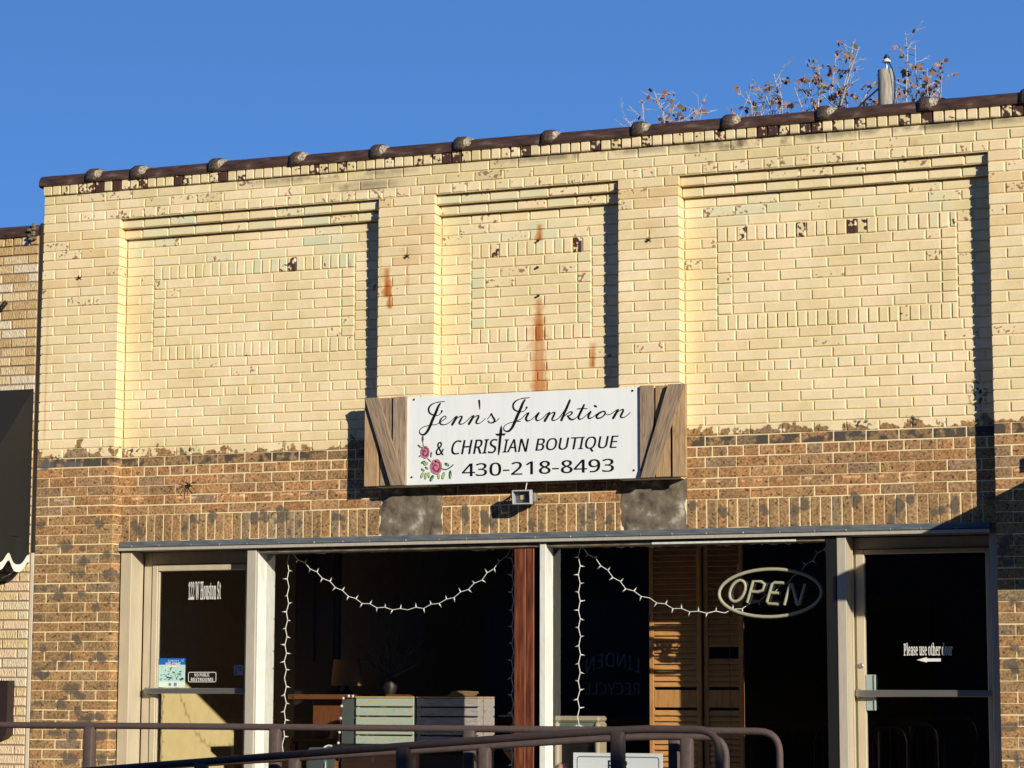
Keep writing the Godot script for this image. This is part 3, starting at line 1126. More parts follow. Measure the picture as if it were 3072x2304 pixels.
# ---------------------------------------------------------------- neighbours
func left_neighbour() -> void:
	var o := thing("tan_brick_building", "neighbouring building of rough tan brick at the left edge, lower than the cream shop", "building")
	var g := Geo.new()
	g.ext(-7.0, -0.036, -0.1, 4.27, -0.3, -0.008)
	part("mortar", g, nmat([Color(0.56, 0.49, 0.40), Color(0.62, 0.55, 0.46)], 0.05, Vector3(3, 3, 3), 0.95, true, 4, 50), o)
	var tones: Array = []
	for k in 6:
		var b: Color = [Color(0.83, 0.73, 0.54), Color(0.87, 0.78, 0.60), Color(0.76, 0.64, 0.44), Color(0.82, 0.70, 0.50), Color(0.88, 0.82, 0.70), Color(0.90, 0.80, 0.67)][k]
		tones.append(nmat([b.darkened(0.25), b, b.lightened(0.12)], 0.03, Vector3(7, 2.2, 7), 0.92, true, 4, 60 + k, 0.5))
	var rest := Geo.new()
	var q := RandomNumberGenerator.new()
	q.seed = 77
	var j := 0
	var y := 4.275
	while y > 0.0:
		var h := 0.072 if j == 0 else 0.067
		var x := -0.036
		var w := 0.071 if j == 0 else (0.088 if j % 2 == 0 else BW)
		while x > -7.0:
			var bz := 0.006 if j < 2 else 0.0
			var r := {"x0": maxf(x - w, -7.0) + 0.006, "x1": x - 0.006, "y0": y - h + 0.0055, "y1": y - 0.0055, "z": bz + q.randf_range(-0.002, 0.002), "dep": 0.03, "s": q.randi()}
			if x > -0.42 and y > 0.5:
				g = Geo.new()
				brick_geo(g, r)
				part("brick", g, tones[[0, 2, 3, 1, 4][q.randi() % 5] if y > 2.5 else [1, 4, 4, 5, 5][q.randi() % 5]], o)
			elif r.x1 - r.x0 > 0.02:
				brick_geo(rest, r)
			x -= w
			w = 0.071 if j == 0 else BW
		y -= h
		j += 1
	part("brickwork", rest, tones[1], o).set_meta("kind", "stuff")
	coping(o, [-7.0, -6.4, -5.8, -5.2, -4.6, -4.0, -3.4, -2.8, -2.2, -1.6, -1.0, -0.062], 0.35, false)
	g = Geo.new()
	for k in 14:
		g.lathe(Vector3(-0.07 + q.randf_range(-0.02, 0.02), 4.24 + k * 0.008, 0.03 + q.randf_range(-0.02, 0.015)), [Vector2(0.004, -0.014), Vector2(0.018, -0.006), Vector2(0.017, 0.006), Vector2(0.003, 0.014)], 6)
	part("mortar_lump", g, M.cement, o)
	g = Geo.new()
	g.ext(-0.033, -0.0035, 2.0, 4.36, -0.25, -0.004, 0.003)
	part("joint_sealant", g, M.seal, o)
	g = Geo.new()
	g.ext(-0.033, -0.004, -0.05, 1.995, -0.25, -0.003, 0.003)
	part("joint_sealant", g, mat(Color(0.80, 0.76, 0.68), 0.8), o, "white sealant in the lower joint")
	g = Geo.new()
	g.ext(-6.99, -0.04, 3.7, 3.85, -12, -0.302)
	part("roof", g, M.roof, o)
	g = Geo.new()
	g.ext(-6.99, -6.85, -0.1, 4.2, -12, -0.302)
	g.ext(-0.17, -0.04, -0.1, 4.2, -12, -0.302)
	g.ext(-6.99, -0.04, -0.1, 4.2, -12.15, -12.002)
	part("outer_wall", g, M.side, o)
	# hook and dark cabinet on its wall
	g = Geo.new()
	g.tube([Vector3(-0.33, 3.74, 0.0), Vector3(-0.315, 3.75, 0.05), Vector3(-0.29, 3.775, 0.06), Vector3(-0.268, 3.80, 0.05), Vector3(-0.262, 3.785, 0.04), Vector3(-0.285, 3.762, 0.045)], 0.009, 7)
	part("wall_hook", g, M.iron, o)
	g = Geo.new()
	g.poly([Vector2(-0.9, 0.70), Vector2(-0.155, 0.70), Vector2(-0.125, 0.725), Vector2(-0.124, 1.10), Vector2(-0.9, 1.10)], 0.012, 0.10)
	tag(part("wall_cabinet", g, mat(Color(0.17, 0.12, 0.115), 0.6), self), "dark brown box hanging on the tan brick wall at the left edge", "cabinet")
	# awning
	var a := thing("shop_awning", "black fabric awning with white scalloped edge on the tan building", "awning")
	g = Geo.new()
	var x := -0.036
	g.quad(Vector3(-6.0, 2.10, 1.0), Vector3(x, 2.10, 1.0), Vector3(x, 3.16, 0.012), Vector3(-6.0, 3.16, 0.012))
	part("canopy", g, M.blackcloth, a)
	g = Geo.new()
	g.tri(Vector3(x, 2.10, 0.012), Vector3(x, 3.16, 0.012), Vector3(x, 2.10, 1.0))
	part("end_gusset", g, M.blackcloth, a)
	for side in 2:
		g = Geo.new()
		var bd := Geo.new()
		var nn := 48 if side == 0 else 240
		var ln := 0.99 if side == 0 else 5.96
		var prev := []
		for k in nn + 1:
			var s := ln * k / nn
			var ph := fposmod(s, 0.25) / 0.25
			var bot := 1.905 + 0.075 * pow(absf(cos(PI * (ph - 0.08))), 3.0)
			var wav := 0.012 * sin(s * TAU / 0.25)
			var pt := func(yy: float, off: float) -> Vector3:
				return Vector3(x + wav * 0.6 + off, yy, 0.013 + s) if side == 0 else Vector3(x - s, yy, 1.0 + wav + off)
			var now: Array = [pt.call(2.10, 0.0), pt.call(bot, 0.0), pt.call(bot, 0.003), pt.call(bot - 0.052, 0.004)]
			if k > 0:
				if side == 0:
					g.quad(now[1], prev[1], prev[0], now[0])
					bd.quad(now[3], prev[3], prev[2], now[2])
				else:
					g.quad(now[1], prev[1], prev[0], now[0])
					bd.quad(now[3], prev[3], prev[2], now[2])
			prev = now
		g.soften(0, 0.3)
		bd.soften(0, 0.3)
		var val := part("valance", g, M.blackcloth, a)
		part("scalloped_border", bd, M.trim, val)
	g = Geo.new()
	g.tube([Vector3(x - 0.02, 2.11, 0.02), Vector3(x - 0.02, 2.11, 0.98), Vector3(-5.98, 2.11, 0.98), Vector3(-5.98, 2.11, 0.02)], 0.014, 6)
	part("frame", g, M.iron, a)


func right_neighbour() -> void:
	var o := thing("right_brick_building", "brown brick building beyond the right edge of the cream shop", "building", Vector3(7.39, 0, 0))
	var g := Geo.new()
	g.ext(0.0, 8.0, -0.1, 5.0, -12, -0.02)
	part("wall", g, M.side, o)
	g = Geo.new()
	g.ext(-0.0, 8.05, 5.002, 5.1, -12.05, 0.05, 0.01)
	part("coping", g, M.coping, o)
	for k in 3:
		g = Geo.new()
		g.ext(0.6 + k * 2.5, 2.6 + k * 2.5, 0.5, 2.1, -0.018, -0.005)
		var w := part("window", g, mat(Color(0.05, 0.055, 0.06), 0.1), o)
		g = Geo.new()
		g.ext(0.54 + k * 2.5, 2.66 + k * 2.5, 2.101, 2.16, -0.018, 0.02)
		g.ext(0.54 + k * 2.5, 2.66 + k * 2.5, 0.44, 0.499, -0.018, 0.03)
		part("frame", g, M.beige, w)
	var a := thing("flat_canopy", "flat dark metal canopy over the right neighbour, throwing a slanting shadow on the shop", "canopy", Vector3(7.39, 0, 0))
	g = Geo.new()
	var ring := func(x: float) -> Array:
		return [Vector3(x, 2.45, 0.0), Vector3(x, 2.21, 1.21), Vector3(x, 2.36, 1.21), Vector3(x, 2.51, 0.0)]
	g.loft([ring.call(0.0), ring.call(7.5)])
	part("deck", g, mat(Color(0.13, 0.13, 0.14), 0.5, 0.3), a)
	g = Geo.new()
	g.ext(0.0, 7.5, 2.53, 2.61, 0.001, 0.385)
	part("upstand", g, mat(Color(0.16, 0.16, 0.17), 0.5, 0.3), a)


func across_street() -> void:
	var o := thing("facing_building", "two-storey building across the street with lettered shop window", "building", Vector3(-30, -0.6, 20))
	var wm := nmat([Color(0.34, 0.26, 0.21), Color(0.42, 0.32, 0.26)], 0.05, Vector3(1, 1, 1), 0.9, true)
	var g := Geo.new()
	g.ext(0, 70, 0, 9.19, 0.05, 12)
	part("wall", g, wm, o)
	g = Geo.new()
	g.ext(-0.1, 70.1, 9.192, 9.31, -0.05, 12.1)
	part("parapet_cap", g, M.concrete, o)
	var dark := mat(Color(0.045, 0.048, 0.05), 0.15)
	for k in 17:
		g = Geo.new()
		g.ext(1.2 + k * 4.0, 4.2 + k * 4.0, 0.6, 3.1, 0.02, 0.048)
		part("shop_window", g, dark, o)
		for s in 2:
			g = Geo.new()
			g.ext(1.3 + k * 4.0 + s * 1.6, 2.4 + k * 4.0 + s * 1.6, 5.0, 7.0, 0.02, 0.048)
			part("window", g, dark, o)
	# the lettering that the shop glass mirrors faintly
	g = Geo.new()
	text_geo(g, "LINDEN", ["Droid Sans"], 400, 0, 0, 0.86, 0.22, 0)
	var g2 := Geo.new()
	text_geo(g2, "RECYCLE", ["Droid Sans"], 400, 0, 0, 0.88, 0.18, 0)
	for i in g.v.size():
		var p := g.v[i]
		g.v[i] = Vector3(p.x, p.y + 0.10 * (1.0 - pow((p.x - 0.43) / 0.43, 2.0)), 0)
	for src in [[g, 1.36], [g2, 1.04]]:
		var h := Geo.new()
		for i in range(0, src[0].v.size(), 3):
			var t: Array = []
			for s in 3:
				var p: Vector3 = src[0].v[i + s]
				t.append(Vector3(30.0 - 2.25 - p.x, src[1] + p.y + 0.6, 0.018))
			h.tri(t[0], t[1], t[2])
		part("window_lettering", h, M.decal, o)


# ---------------------------------------------------------------- inside
func wood(a: Color, b: Color, along: int, sd: int) -> StandardMaterial3D:
	var s := Vector3(9, 9, 9)
	s[along] = 0.9
	return nmat([a, a.lerp(b, 0.35), b, a.lerp(b, 0.6), b.lightened(0.06)], 0.02, s, 0.65, true, 5, sd, 0.05)


func interior() -> void:
	# louvred folding door
	var lv := wood(Color(0.70, 0.50, 0.28), Color(0.82, 0.62, 0.37), 0, 70)
	var st := wood(Color(0.68, 0.47, 0.26), Color(0.78, 0.58, 0.34), 1, 71)
	var o := thing("folding_door", "tall louvred pine folding door standing inside the right window", "door", Vector3(4.52, 0, -1.1))
	for lf in [[4.188, 4.556, 0.0, -0.02], [4.566, 4.842, -0.03, 0.0]]:
		var x0: float = lf[0] - 4.52
		var x1: float = lf[1] - 4.52
		var g := Geo.new()
		g.ext(x0, x0 + 0.032, 0.01, 2.25, -0.03 + lf[2], lf[2], 0.003)
		g.ext(x1 - 0.032, x1, 0.01, 2.25, -0.03 + lf[2], lf[2], 0.003)
		g.ext(x0 + 0.032, x1 - 0.032, 0.928, 1.046, -0.026 + lf[2], -0.004 + lf[2], 0.003)
		g.ext(x0 + 0.032, x1 - 0.032, 0.01, 0.14, -0.026 + lf[2], -0.004 + lf[2], 0.003)
		g.ext(x0 + 0.032, x1 - 0.032, 2.17, 2.25, -0.026 + lf[2], -0.004 + lf[2], 0.003)
		var leaf := part("leaf", g, st, o)
		var sg := Geo.new()
		sg.box(Vector3.ZERO, Vector3(x1 - x0 - 0.066, 0.042, 0.008), 0.002, Basis(Vector3.RIGHT, -0.62))
		var sm := sg.mesh()
		for k in 54:
			var y := 0.16 + k * 0.0385
			if (y > 0.925 and y < 1.046) or y > 2.16 or (lf[1] > 4.7 and y > 1.27 and y < 1.35):
				continue
			var s := part("slat", sm, lv, leaf)
			s.position = Vector3((x0 + x1) / 2, y, lf[2] - 0.016)
	var g := Geo.new()
	g.tube([Vector3(4.779, 1.56, -1.020), Vector3(4.777, 1.2, -1.020), Vector3(4.785, 0.9, -1.025), Vector3(4.775, 0.3, -1.020)], 0.0022, 5)
	g.lathe(Vector3(4.779, 1.55, -1.020), [Vector2(0.003, -0.03), Vector2(0.010, -0.005), Vector2(0.003, 0.02)], 7)
	tag(part("pull_cord", g, mat(Color(0.42, 0.34, 0.26), 0.8), self), "thin pull cord hanging in front of the louvred door", "cord")
	# tall dresser carrying the crates
	o = thing("dresser", "low dark dresser under the slatted crates in the left window", "dresser", Vector3(2.50, 0, -1.15))
	var dk := wood(Color(0.05, 0.07, 0.07), Color(0.08, 0.11, 0.11), 0, 72)
	g = Geo.new()
	g.ext(-0.62, 0.60, 0.62, 0.663, -0.24, 0.24, 0.006)
	part("top", g, dk, o)
	g = Geo.new()
	g.ext(-0.57, 0.59, 0.06, 0.619, -0.22, 0.20, 0.004)
	part("body", g, wood(Color(0.10, 0.05, 0.03), Color(0.16, 0.08, 0.045), 0, 73), o)
	for k in 2:
		g = Geo.new()
		g.ext(-0.54, 0.56, 0.10 + k * 0.26, 0.34 + k * 0.26, 0.201, 0.215, 0.004)
		var dr := part("drawer", g, wood(Color(0.12, 0.06, 0.035), Color(0.19, 0.10, 0.055), 0, 74), o)
		g = Geo.new()
		g.lathe(Vector3(0.0, 0.22 + k * 0.26, 0.216), [Vector2(0.006, 0), Vector2(0.015, 0.012), Vector2(0.010, 0.022)], 8, Basis(Vector3.RIGHT, PI / 2))
		part("knob", g, M.iron, dr)
	# crates
	crate(Vector3(2.282, 0.664, -0.96), 0.442, [Color(0.50, 0.68, 0.69), Color(0.62, 0.75, 0.73), Color(0.76, 0.70, 0.56), Color(0.55, 0.71, 0.71)], "slatted crate in worn pale turquoise paint, left one facing the window", 80)
	crate(Vector3(2.762, 0.664, -0.96), 0.465, [Color(0.58, 0.56, 0.55), Color(0.68, 0.65, 0.63), Color(0.76, 0.72, 0.68)], "slatted crate of bare grey wood, half in shadow, right of the turquoise one", 81)
	g = Geo.new()
	g.ext(1.94, 2.055, 0.664, 0.985, -1.2, -0.98, 0.004)
	tag(part("storage_box", g, mat(Color(0.29, 0.33, 0.32), 0.7), self), "plain dark grey box standing left of the turquoise crate", "box")
	# beads
	o = thing("bead_garland", "garland of white, red and blue beads hanging down the left side of the crates", "garland", Vector3(1.95, 0.663, -0.93))
	var bm := [mat(Color(0.85, 0.84, 0.80), 0.4), mat(Color(0.40, 0.08, 0.10), 0.45), mat(Color(0.10, 0.12, 0.24), 0.45)]
	var path := [Vector3(0.085, 0.335, -0.03), Vector3(0.06, 0.336, -0.01), Vector3(0.02, 0.318, 0.0), Vector3(0.012, 0.25, 0.0), Vector3(0.005, 0.15, 0.0), Vector3(-0.005, 0.04, 0.0), Vector3(-0.012, -0.02, 0.0)]
	g = Geo.new()
	g.tube(path, 0.0015, 4)
	part("cord", g, bm[1], o)
	for k in 27:
		var t := k / 26.0 * (path.size() - 1.001)
		var p: Vector3 = path[int(t)].lerp(path[int(t) + 1], t - int(t))
		var r := 0.0105 if k % 4 == 0 else 0.0065
		g = Geo.new()
		g.lathe(p, [Vector2(r * 0.3, -r), Vector2(r * 0.9, -r * 0.5), Vector2(r, 0), Vector2(r * 0.9, r * 0.5), Vector2(r * 0.3, r)], 8)
		part("bead", g, bm[0 if k % 4 == 0 else (1 if k % 2 else 2)], o)
	# twig bundle on the crate
	o = thing("twig_bundle", "small bundle of sticks lying on top of the grey crate", "twigs", Vector3(2.86, 0.998, -1.0))
	for k in 5:
		g = Geo.new()
		var dy := 0.008 + 0.006 * k
		g.tube([Vector3(-0.10 + 0.012 * (k % 3), dy, 0.03 - 0.015 * k), Vector3(0.0, dy + 0.003, 0.03 - 0.014 * k), Vector3(0.10 + 0.008 * (k % 2), dy - 0.002, 0.03 - 0.016 * k)], 0.0055, 6)
		part("stick", g, wood(Color(0.30, 0.22, 0.13), Color(0.62, 0.52, 0.34), 0, 83), o)
	# grey tin, wooden chair back
	o = thing("metal_tin", "grey metal tin with a white ribbon, low in the left window", "tin", Vector3(1.83, 0.0, -0.9))
	g = Geo.new()
	g.ext(-0.085, 0.075, 0.30, 0.565, -0.09, 0.09, 0.015)
	part("body", g, mat(Color(0.32, 0.36, 0.37), 0.4, 0.2), o)
	g = Geo.new()
	g.ext(-0.08, 0.09, 0.567, 0.64, -0.095, 0.095, 0.02)
	part("lid", g, mat(Color(0.40, 0.43, 0.43), 0.4, 0.2), o)
	g = Geo.new()
	g.tube([Vector3(0.03, 0.60, 0.10), Vector3(0.05, 0.645, 0.06), Vector3(0.07, 0.655, 0.05), Vector3(0.10, 0.652, 0.05)], 0.006, 5)
	g.tube([Vector3(0.075, 0.54, 0.10), Vector3(0.072, 0.49, 0.10), Vector3(0.06, 0.47, 0.10), Vector3(0.075, 0.45, 0.10)], 0.004, 5)
	part("ribbon", g, M.trim, o)
	g = Geo.new()
	g.ext(-0.06, 0.06, 0.0, 0.299, -0.06, 0.06)
	part("stand", g, dk, o)
	o = thing("pine_chair", "pine chair whose backrest shows above the bottom edge in the left window", "chair", Vector3(1.98, 0, -1.0))
	var pine := wood(Color(0.46, 0.29, 0.13), Color(0.60, 0.39, 0.18), 0, 84)
	g = Geo.new()
	g.ext(-0.12, 0.07, 0.47, 0.545, 0.03, 0.05, 0.004)
	part("backrest", g, pine, o)
	g = Geo.new()
	g.ext(-0.15, 0.12, 0.38, 0.41, -0.2, 0.06, 0.005)
	part("seat", g, pine, o)
	for s in [[-0.13, 0.03], [0.09, 0.03], [-0.13, -0.17], [0.09, -0.17]]:
		g = Geo.new()
		g.ext(s[0], s[0] + 0.025, 0.0, 0.379, s[1], s[1] + 0.025, 0.003)
		part("leg", g, pine, o)
	# table with lamp and branches, deep in the room
	var ob := wood(Color(0.34, 0.20, 0.09), Color(0.46, 0.28, 0.13), 0, 85)
	o = thing("display_table", "wooden display table deep in the shop holding a lamp and dry branches", "table", Vector3(1.35, 0, -1.75))
	g = Geo.new()
	g.ext(-0.11, 0.62, 0.975, 1.012, -0.5, 0.22, 0.004)
	part("tabletop", g, ob, o)
	g = Geo.new()
	g.ext(-0.10, 0.60, 0.66, 0.69, -0.48, 0.18, 0.004)
	part("shelf", g, ob, o)
	g = Geo.new()
	g.ext(0.05, 0.55, 0.692, 0.972, -0.10, 0.12, 0.004)
	part("cupboard", g, wood(Color(0.36, 0.20, 0.09), Color(0.44, 0.26, 0.12), 1, 86), o)
	for s in [[-0.10, 0.15], [0.54, 0.15], [-0.10, -0.48], [0.54, -0.48]]:
		g = Geo.new()
		g.ext(s[0], s[0] + 0.05, 0.0, 0.659, s[1], s[1] + 0.05, 0.004)
		part("leg", g, ob, o)
	o = thing("paper_card", "curled tan card with a scroll hook on the lower shelf", "card", Vector3(1.62, 0.69, -1.56))
	g = Geo.new()
	g.loft([[Vector3(-0.05, 0.0, 0.03), Vector3(-0.045, 0.13, 0.0)], [Vector3(0.0, 0.0, 0.04), Vector3(0.0, 0.09, 0.0)], [Vector3(0.06, 0.0, 0.03), Vector3(0.065, 0.02, 0.0)]], false, false)
	part("sheet", g, mat(Color(0.70, 0.52, 0.30), 0.8), o)
	g = Geo.new()
	g.tube([Vector3(-0.05, 0.065, 0.05), Vector3(-0.03, 0.055, 0.05), Vector3(-0.028, 0.03, 0.05), Vector3(-0.045, 0.012, 0.05), Vector3(-0.055, 0.022, 0.05)], 0.004, 6)
	part("scroll_hook", g, M.iron, o)
	o = thing("table_lamp", "table lamp with tan drum shade standing on the display table", "lamp", Vector3(1.50, 1.012, -2.0))
	g = Geo.new()
	g.lathe(Vector3.ZERO, [Vector2(0.06, 0.0), Vector2(0.05, 0.02), Vector2(0.018, 0.04), Vector2(0.015, 0.09)], 12)
	part("base", g, M.iron, o)
	g = Geo.new()
	g.lathe(Vector3.ZERO, [Vector2(0.118, 0.065), Vector2(0.100, 0.262), Vector2(0.098, 0.262), Vector2(0.115, 0.066)], 20)
	var sh := nmat([Color(0.50, 0.40, 0.28), Color(0.62, 0.50, 0.35)], 0.05, Vector3(6, 6, 6), 0.9, true)
	sh.backlight = Color(0.3, 0.2, 0.1)
	part("lamp_shade", g, sh, o)
	o = thing("dry_branches", "spiky bare dry branches in a vase on the display table", "branches", Vector3(1.86, 1.012, -2.0))
	g = Geo.new()
	g.lathe(Vector3.ZERO, [Vector2(0.04, 0.0), Vector2(0.06, 0.06), Vector2(0.03, 0.12), Vector2(0.035, 0.13)], 12)
	part("vase", g, mat(Color(0.14, 0.13, 0.12), 0.5), o)
	var q := RandomNumberGenerator.new()
	q.seed = 9
	for k in 22:
		var d := Vector3(q.randf_range(-1.0, 1.0), q.randf_range(0.15, 1.1), q.randf_range(-0.4, 0.4)).normalized()
		var ln := q.randf_range(0.15, 0.42)
		g = Geo.new()
		g.tube([Vector3(0, 0.12, 0), Vector3(0, 0.13, 0) + d * ln * 0.5, Vector3(0, 0.13, 0) + d * ln + Vector3(0, 0.05 * q.randf_range(-1, 1), 0)], [0.005, 0.0035, 0.0018], 5)
		part("branch", g, mat(Color(0.40, 0.36, 0.32), 0.9), o)
	# panelled inner partition seen as a dim upright behind the left window
	o = thing("partition", "dim brown panelled partition just inside the left window", "partition", Vector3(1.08, 0, -2.1))
	g = Geo.new()
	g.ext(-0.07, 0.30, 0.0, 2.5, -0.05, 0.0, 0.003)
	part("board", g, wood(Color(0.12, 0.08, 0.055), Color(0.17, 0.115, 0.08), 1, 87), o)
	for k in 2:
		g = Geo.new()
		g.ext(-0.04 + k * 0.165, 0.10 + k * 0.165, 1.25, 2.2, 0.001, 0.012, 0.006)
		part("panel", g, wood(Color(0.14, 0.095, 0.065), Color(0.19, 0.13, 0.09), 1, 88), o)
	# cafe chairs behind the right-hand glass
	for p in [[5.25, -1.9], [5.74, -1.55], [5.98, -1.6]]:
		var label: String = {5.25: "dark metal chair furthest back, behind the right window", 5.74: "dark metal hoop-back chair behind the right door, the left one", 5.98: "dark metal hoop-back chair behind the right door, the right one"}[p[0]]
		var c := thing("metal_chair", label, "chair", Vector3(p[0], 0, p[1]), "metal chairs inside the shop")
		var cm := mat(Color(0.16, 0.15, 0.14), 0.4, 0.4)
		g = Geo.new()
		g.tube([Vector3(-0.12, 0.0, 0), Vector3(-0.115, 0.7, 0), Vector3(-0.08, 0.79, 0), Vector3(0.0, 0.82, 0), Vector3(0.08, 0.79, 0), Vector3(0.115, 0.7, 0), Vector3(0.12, 0.0, 0)], 0.008, 6)
		part("hoop_back", g, cm, c)
		for k in 3:
			g = Geo.new()
			g.tube([Vector3(-0.06 + 0.06 * k, 0.45, 0), Vector3(-0.06 + 0.06 * k, 0.80, 0)], 0.005, 5)
			part("spindle", g, cm, c)
		g = Geo.new()
		g.ext(-0.15, 0.15, 0.43, 0.45, -0.3, -0.01, 0.005)
		part("seat", g, cm, c)
		for s in [-0.13, 0.13]:
			g = Geo.new()
			g.tube([Vector3(s, 0.43, -0.28), Vector3(s * 1.1, 0.0, -0.3)], 0.008, 6)
			part("leg", g, cm, c)
	# cream screen set and small covered jar by the right window
	o = thing("screen_set", "cream rounded cabinet with a grey-green screen behind the right window post", "screen", Vector3(3.88, 0, -0.5))
	var cr := mat(Color(0.66, 0.62, 0.52), 0.55)
	g = Geo.new()
	g.ext(-0.165, 0.155, 0.834, 0.872, -0.16, 0.0, 0.012)
	g.ext(-0.165, -0.130, 0.44, 0.833, -0.16, 0.0, 0.012)
	g.ext(0.120, 0.155, 0.44, 0.833, -0.16, 0.0, 0.012)
	g.ext(-0.165, 0.155, 0.40, 0.439, -0.16, 0.0, 0.012)
	part("cabinet", g, cr, o)
	g = Geo.new()
	g.ext(-0.129, 0.119, 0.745, 0.833, -0.10, -0.02, 0.004)
	part("screen", g, mat(Color(0.40, 0.46, 0.43), 0.3), o)
	g = Geo.new()
	g.ext(-0.129, 0.119, 0.44, 0.744, -0.12, -0.06, 0.004)
	part("speaker_panel", g, M.black, o)
	g = Geo.new()
	g.ext(-0.15, 0.14, 0.0, 0.399, -0.15, -0.01, 0.01)
	part("stand", g, dk, o)
	o = thing("covered_jar", "small white jar with pink frilled cover at the foot of the cream cabinet", "jar", Vector3(3.81, 0.43, -0.42))
	g = Geo.new()
	g.lathe(Vector3.ZERO, [Vector2(0.035, 0.0), Vector2(0.038, 0.05), Vector2(0.034, 0.10)], 12)
	part("jar", g, M.trim, o)
	g = Geo.new()
	g.lathe(Vector3.ZERO, [Vector2(0.046, 0.10), Vector2(0.038, 0.112), Vector2(0.042, 0.125), Vector2(0.02, 0.138)], 12)
	part("cover", g, mat(Color(0.78, 0.60, 0.58), 0.8), o)
	g = Geo.new()
	g.ext(-0.06, 0.06, -0.43, -0.001, -0.06, 0.06)
	part("stand", g, dk, o)
	g = Geo.new()
	g.tube([Vector3(3.515, 0.876, -0.34), Vector3(3.45, 0.873, -0.34), Vector3(3.385, 0.871, -0.345)], [0.006, 0.008, 0.007], 7)
	g.tube([Vector3(3.44, 0.878, -0.36), Vector3(3.47, 0.886, -0.33), Vector3(3.49, 0.88, -0.31)], 0.005, 6)
	tag(part("wooden_peg", g, mat(Color(0.55, 0.48, 0.34), 0.7), self), "short wooden peg sticking out from the stained timber post", "peg")


func crate(at: Vector3, w: float, cols: Array, label: String, sd: int) -> void:
	var o := thing("slatted_crate", label, "crate", at, "slatted crates on the dresser")
	var m := nmat(cols, 0.02, Vector3(2.2, 10, 10), 0.85, true, 5, sd, 0.06)
	for k in 5:
		var g := Geo.new()
		g.ext(-w / 2, w / 2, 0.003 + k * 0.0655, 0.058 + k * 0.0655, -0.016, 0.0, 0.002)
		part("slat", g, m, o)
		g = Geo.new()
		g.ext(-w / 2, w / 2, 0.003 + k * 0.0655, 0.058 + k * 0.0655, -0.30, -0.284, 0.002)
		part("slat", g, m, o)
	for s in [-1.0, 1.0]:
		var g := Geo.new()
		g.ext(s * w / 2 - s * 0.002, s * w / 2 - s * 0.02, 0.0, 0.322, -0.2835, -0.0165, 0.002)
		part("end_board", g, m, o)
	var g := Geo.new()
	g.ext(-w / 2 - 0.004, w / 2, 0.3235, 0.333, -0.30, 0.004, 0.002)
	part("lid", g, nmat([Color(0.74, 0.64, 0.40), Color(0.80, 0.71, 0.48)], 0.02, Vector3(2, 10, 10), 0.8, true, 4, sd + 5), o)


func light_string(label: String, runs: Array) -> void:
	var o := thing("string_lights", label, "string lights", Vector3.ZERO, "string lights in the shop windows")
	var wire := mat(Color(0.92, 0.93, 0.90), 0.5)
	var bulb := Geo.new()
	bulb.lathe(Vector3.ZERO, [Vector2(0.0042, 0.0), Vector2(0.0042, 0.017), Vector2(0.003, 0.019)], 7)
	var bm := bulb.mesh()
	var tip := Geo.new()
	tip.lathe(Vector3.ZERO, [Vector2(0.0028, 0.018), Vector2(0.0028, 0.026), Vector2(0.001, 0.031)], 6)
	var tmesh := tip.mesh()
	var clear := mat(Color(0.62, 0.64, 0.62), 0.2)
	var q := RandomNumberGenerator.new()
	q.seed = int(runs[0][0].x * 991)
	for run in runs:
		var curve := Curve3D.new()
		for p in run:
			curve.add_point(p)
		var cv: Array = []
		for i in run.size():
			var t: Vector3 = (run[mini(i + 1, run.size() - 1)] - run[maxi(i - 1, 0)]) / 6.0
			curve.set_point_in(i, -t)
			curve.set_point_out(i, t)
		var ln := curve.get_baked_length()
		var n := int(ln / 0.056)
		for i in n + 1:
			var p := curve.sample_baked(ln * i / n)
			var t := (curve.sample_baked(minf(ln * i / n + 0.01, ln)) - curve.sample_baked(maxf(ln * i / n - 0.01, 0))).normalized()
			var sd := t.cross(Vector3.BACK).normalized() * (1.0 if i % 2 else -1.0)
			cv.append(p + sd * 0.0065 + Vector3(0, 0, q.randf_range(-0.004, 0.004)))
			var dir := (sd + t * q.randf_range(-0.35, 0.35) + Vector3(0, 0, q.randf_range(-0.6, 0.6))).normalized()
			if i == 0 or q.randf() < 0.06:
				continue
			var b := part("bulb", bm, wire, o)
			var y := dir
			var x := y.cross(Vector3.BACK).normalized()
			b.transform = Transform3D(Basis(x, y, x.cross(y)), cv[-1])
			part("bulb_tip", tmesh, clear, b)
		var g := Geo.new()
		g.tube(cv, 0.0028, 6)
		part("wire", g, wire, o)


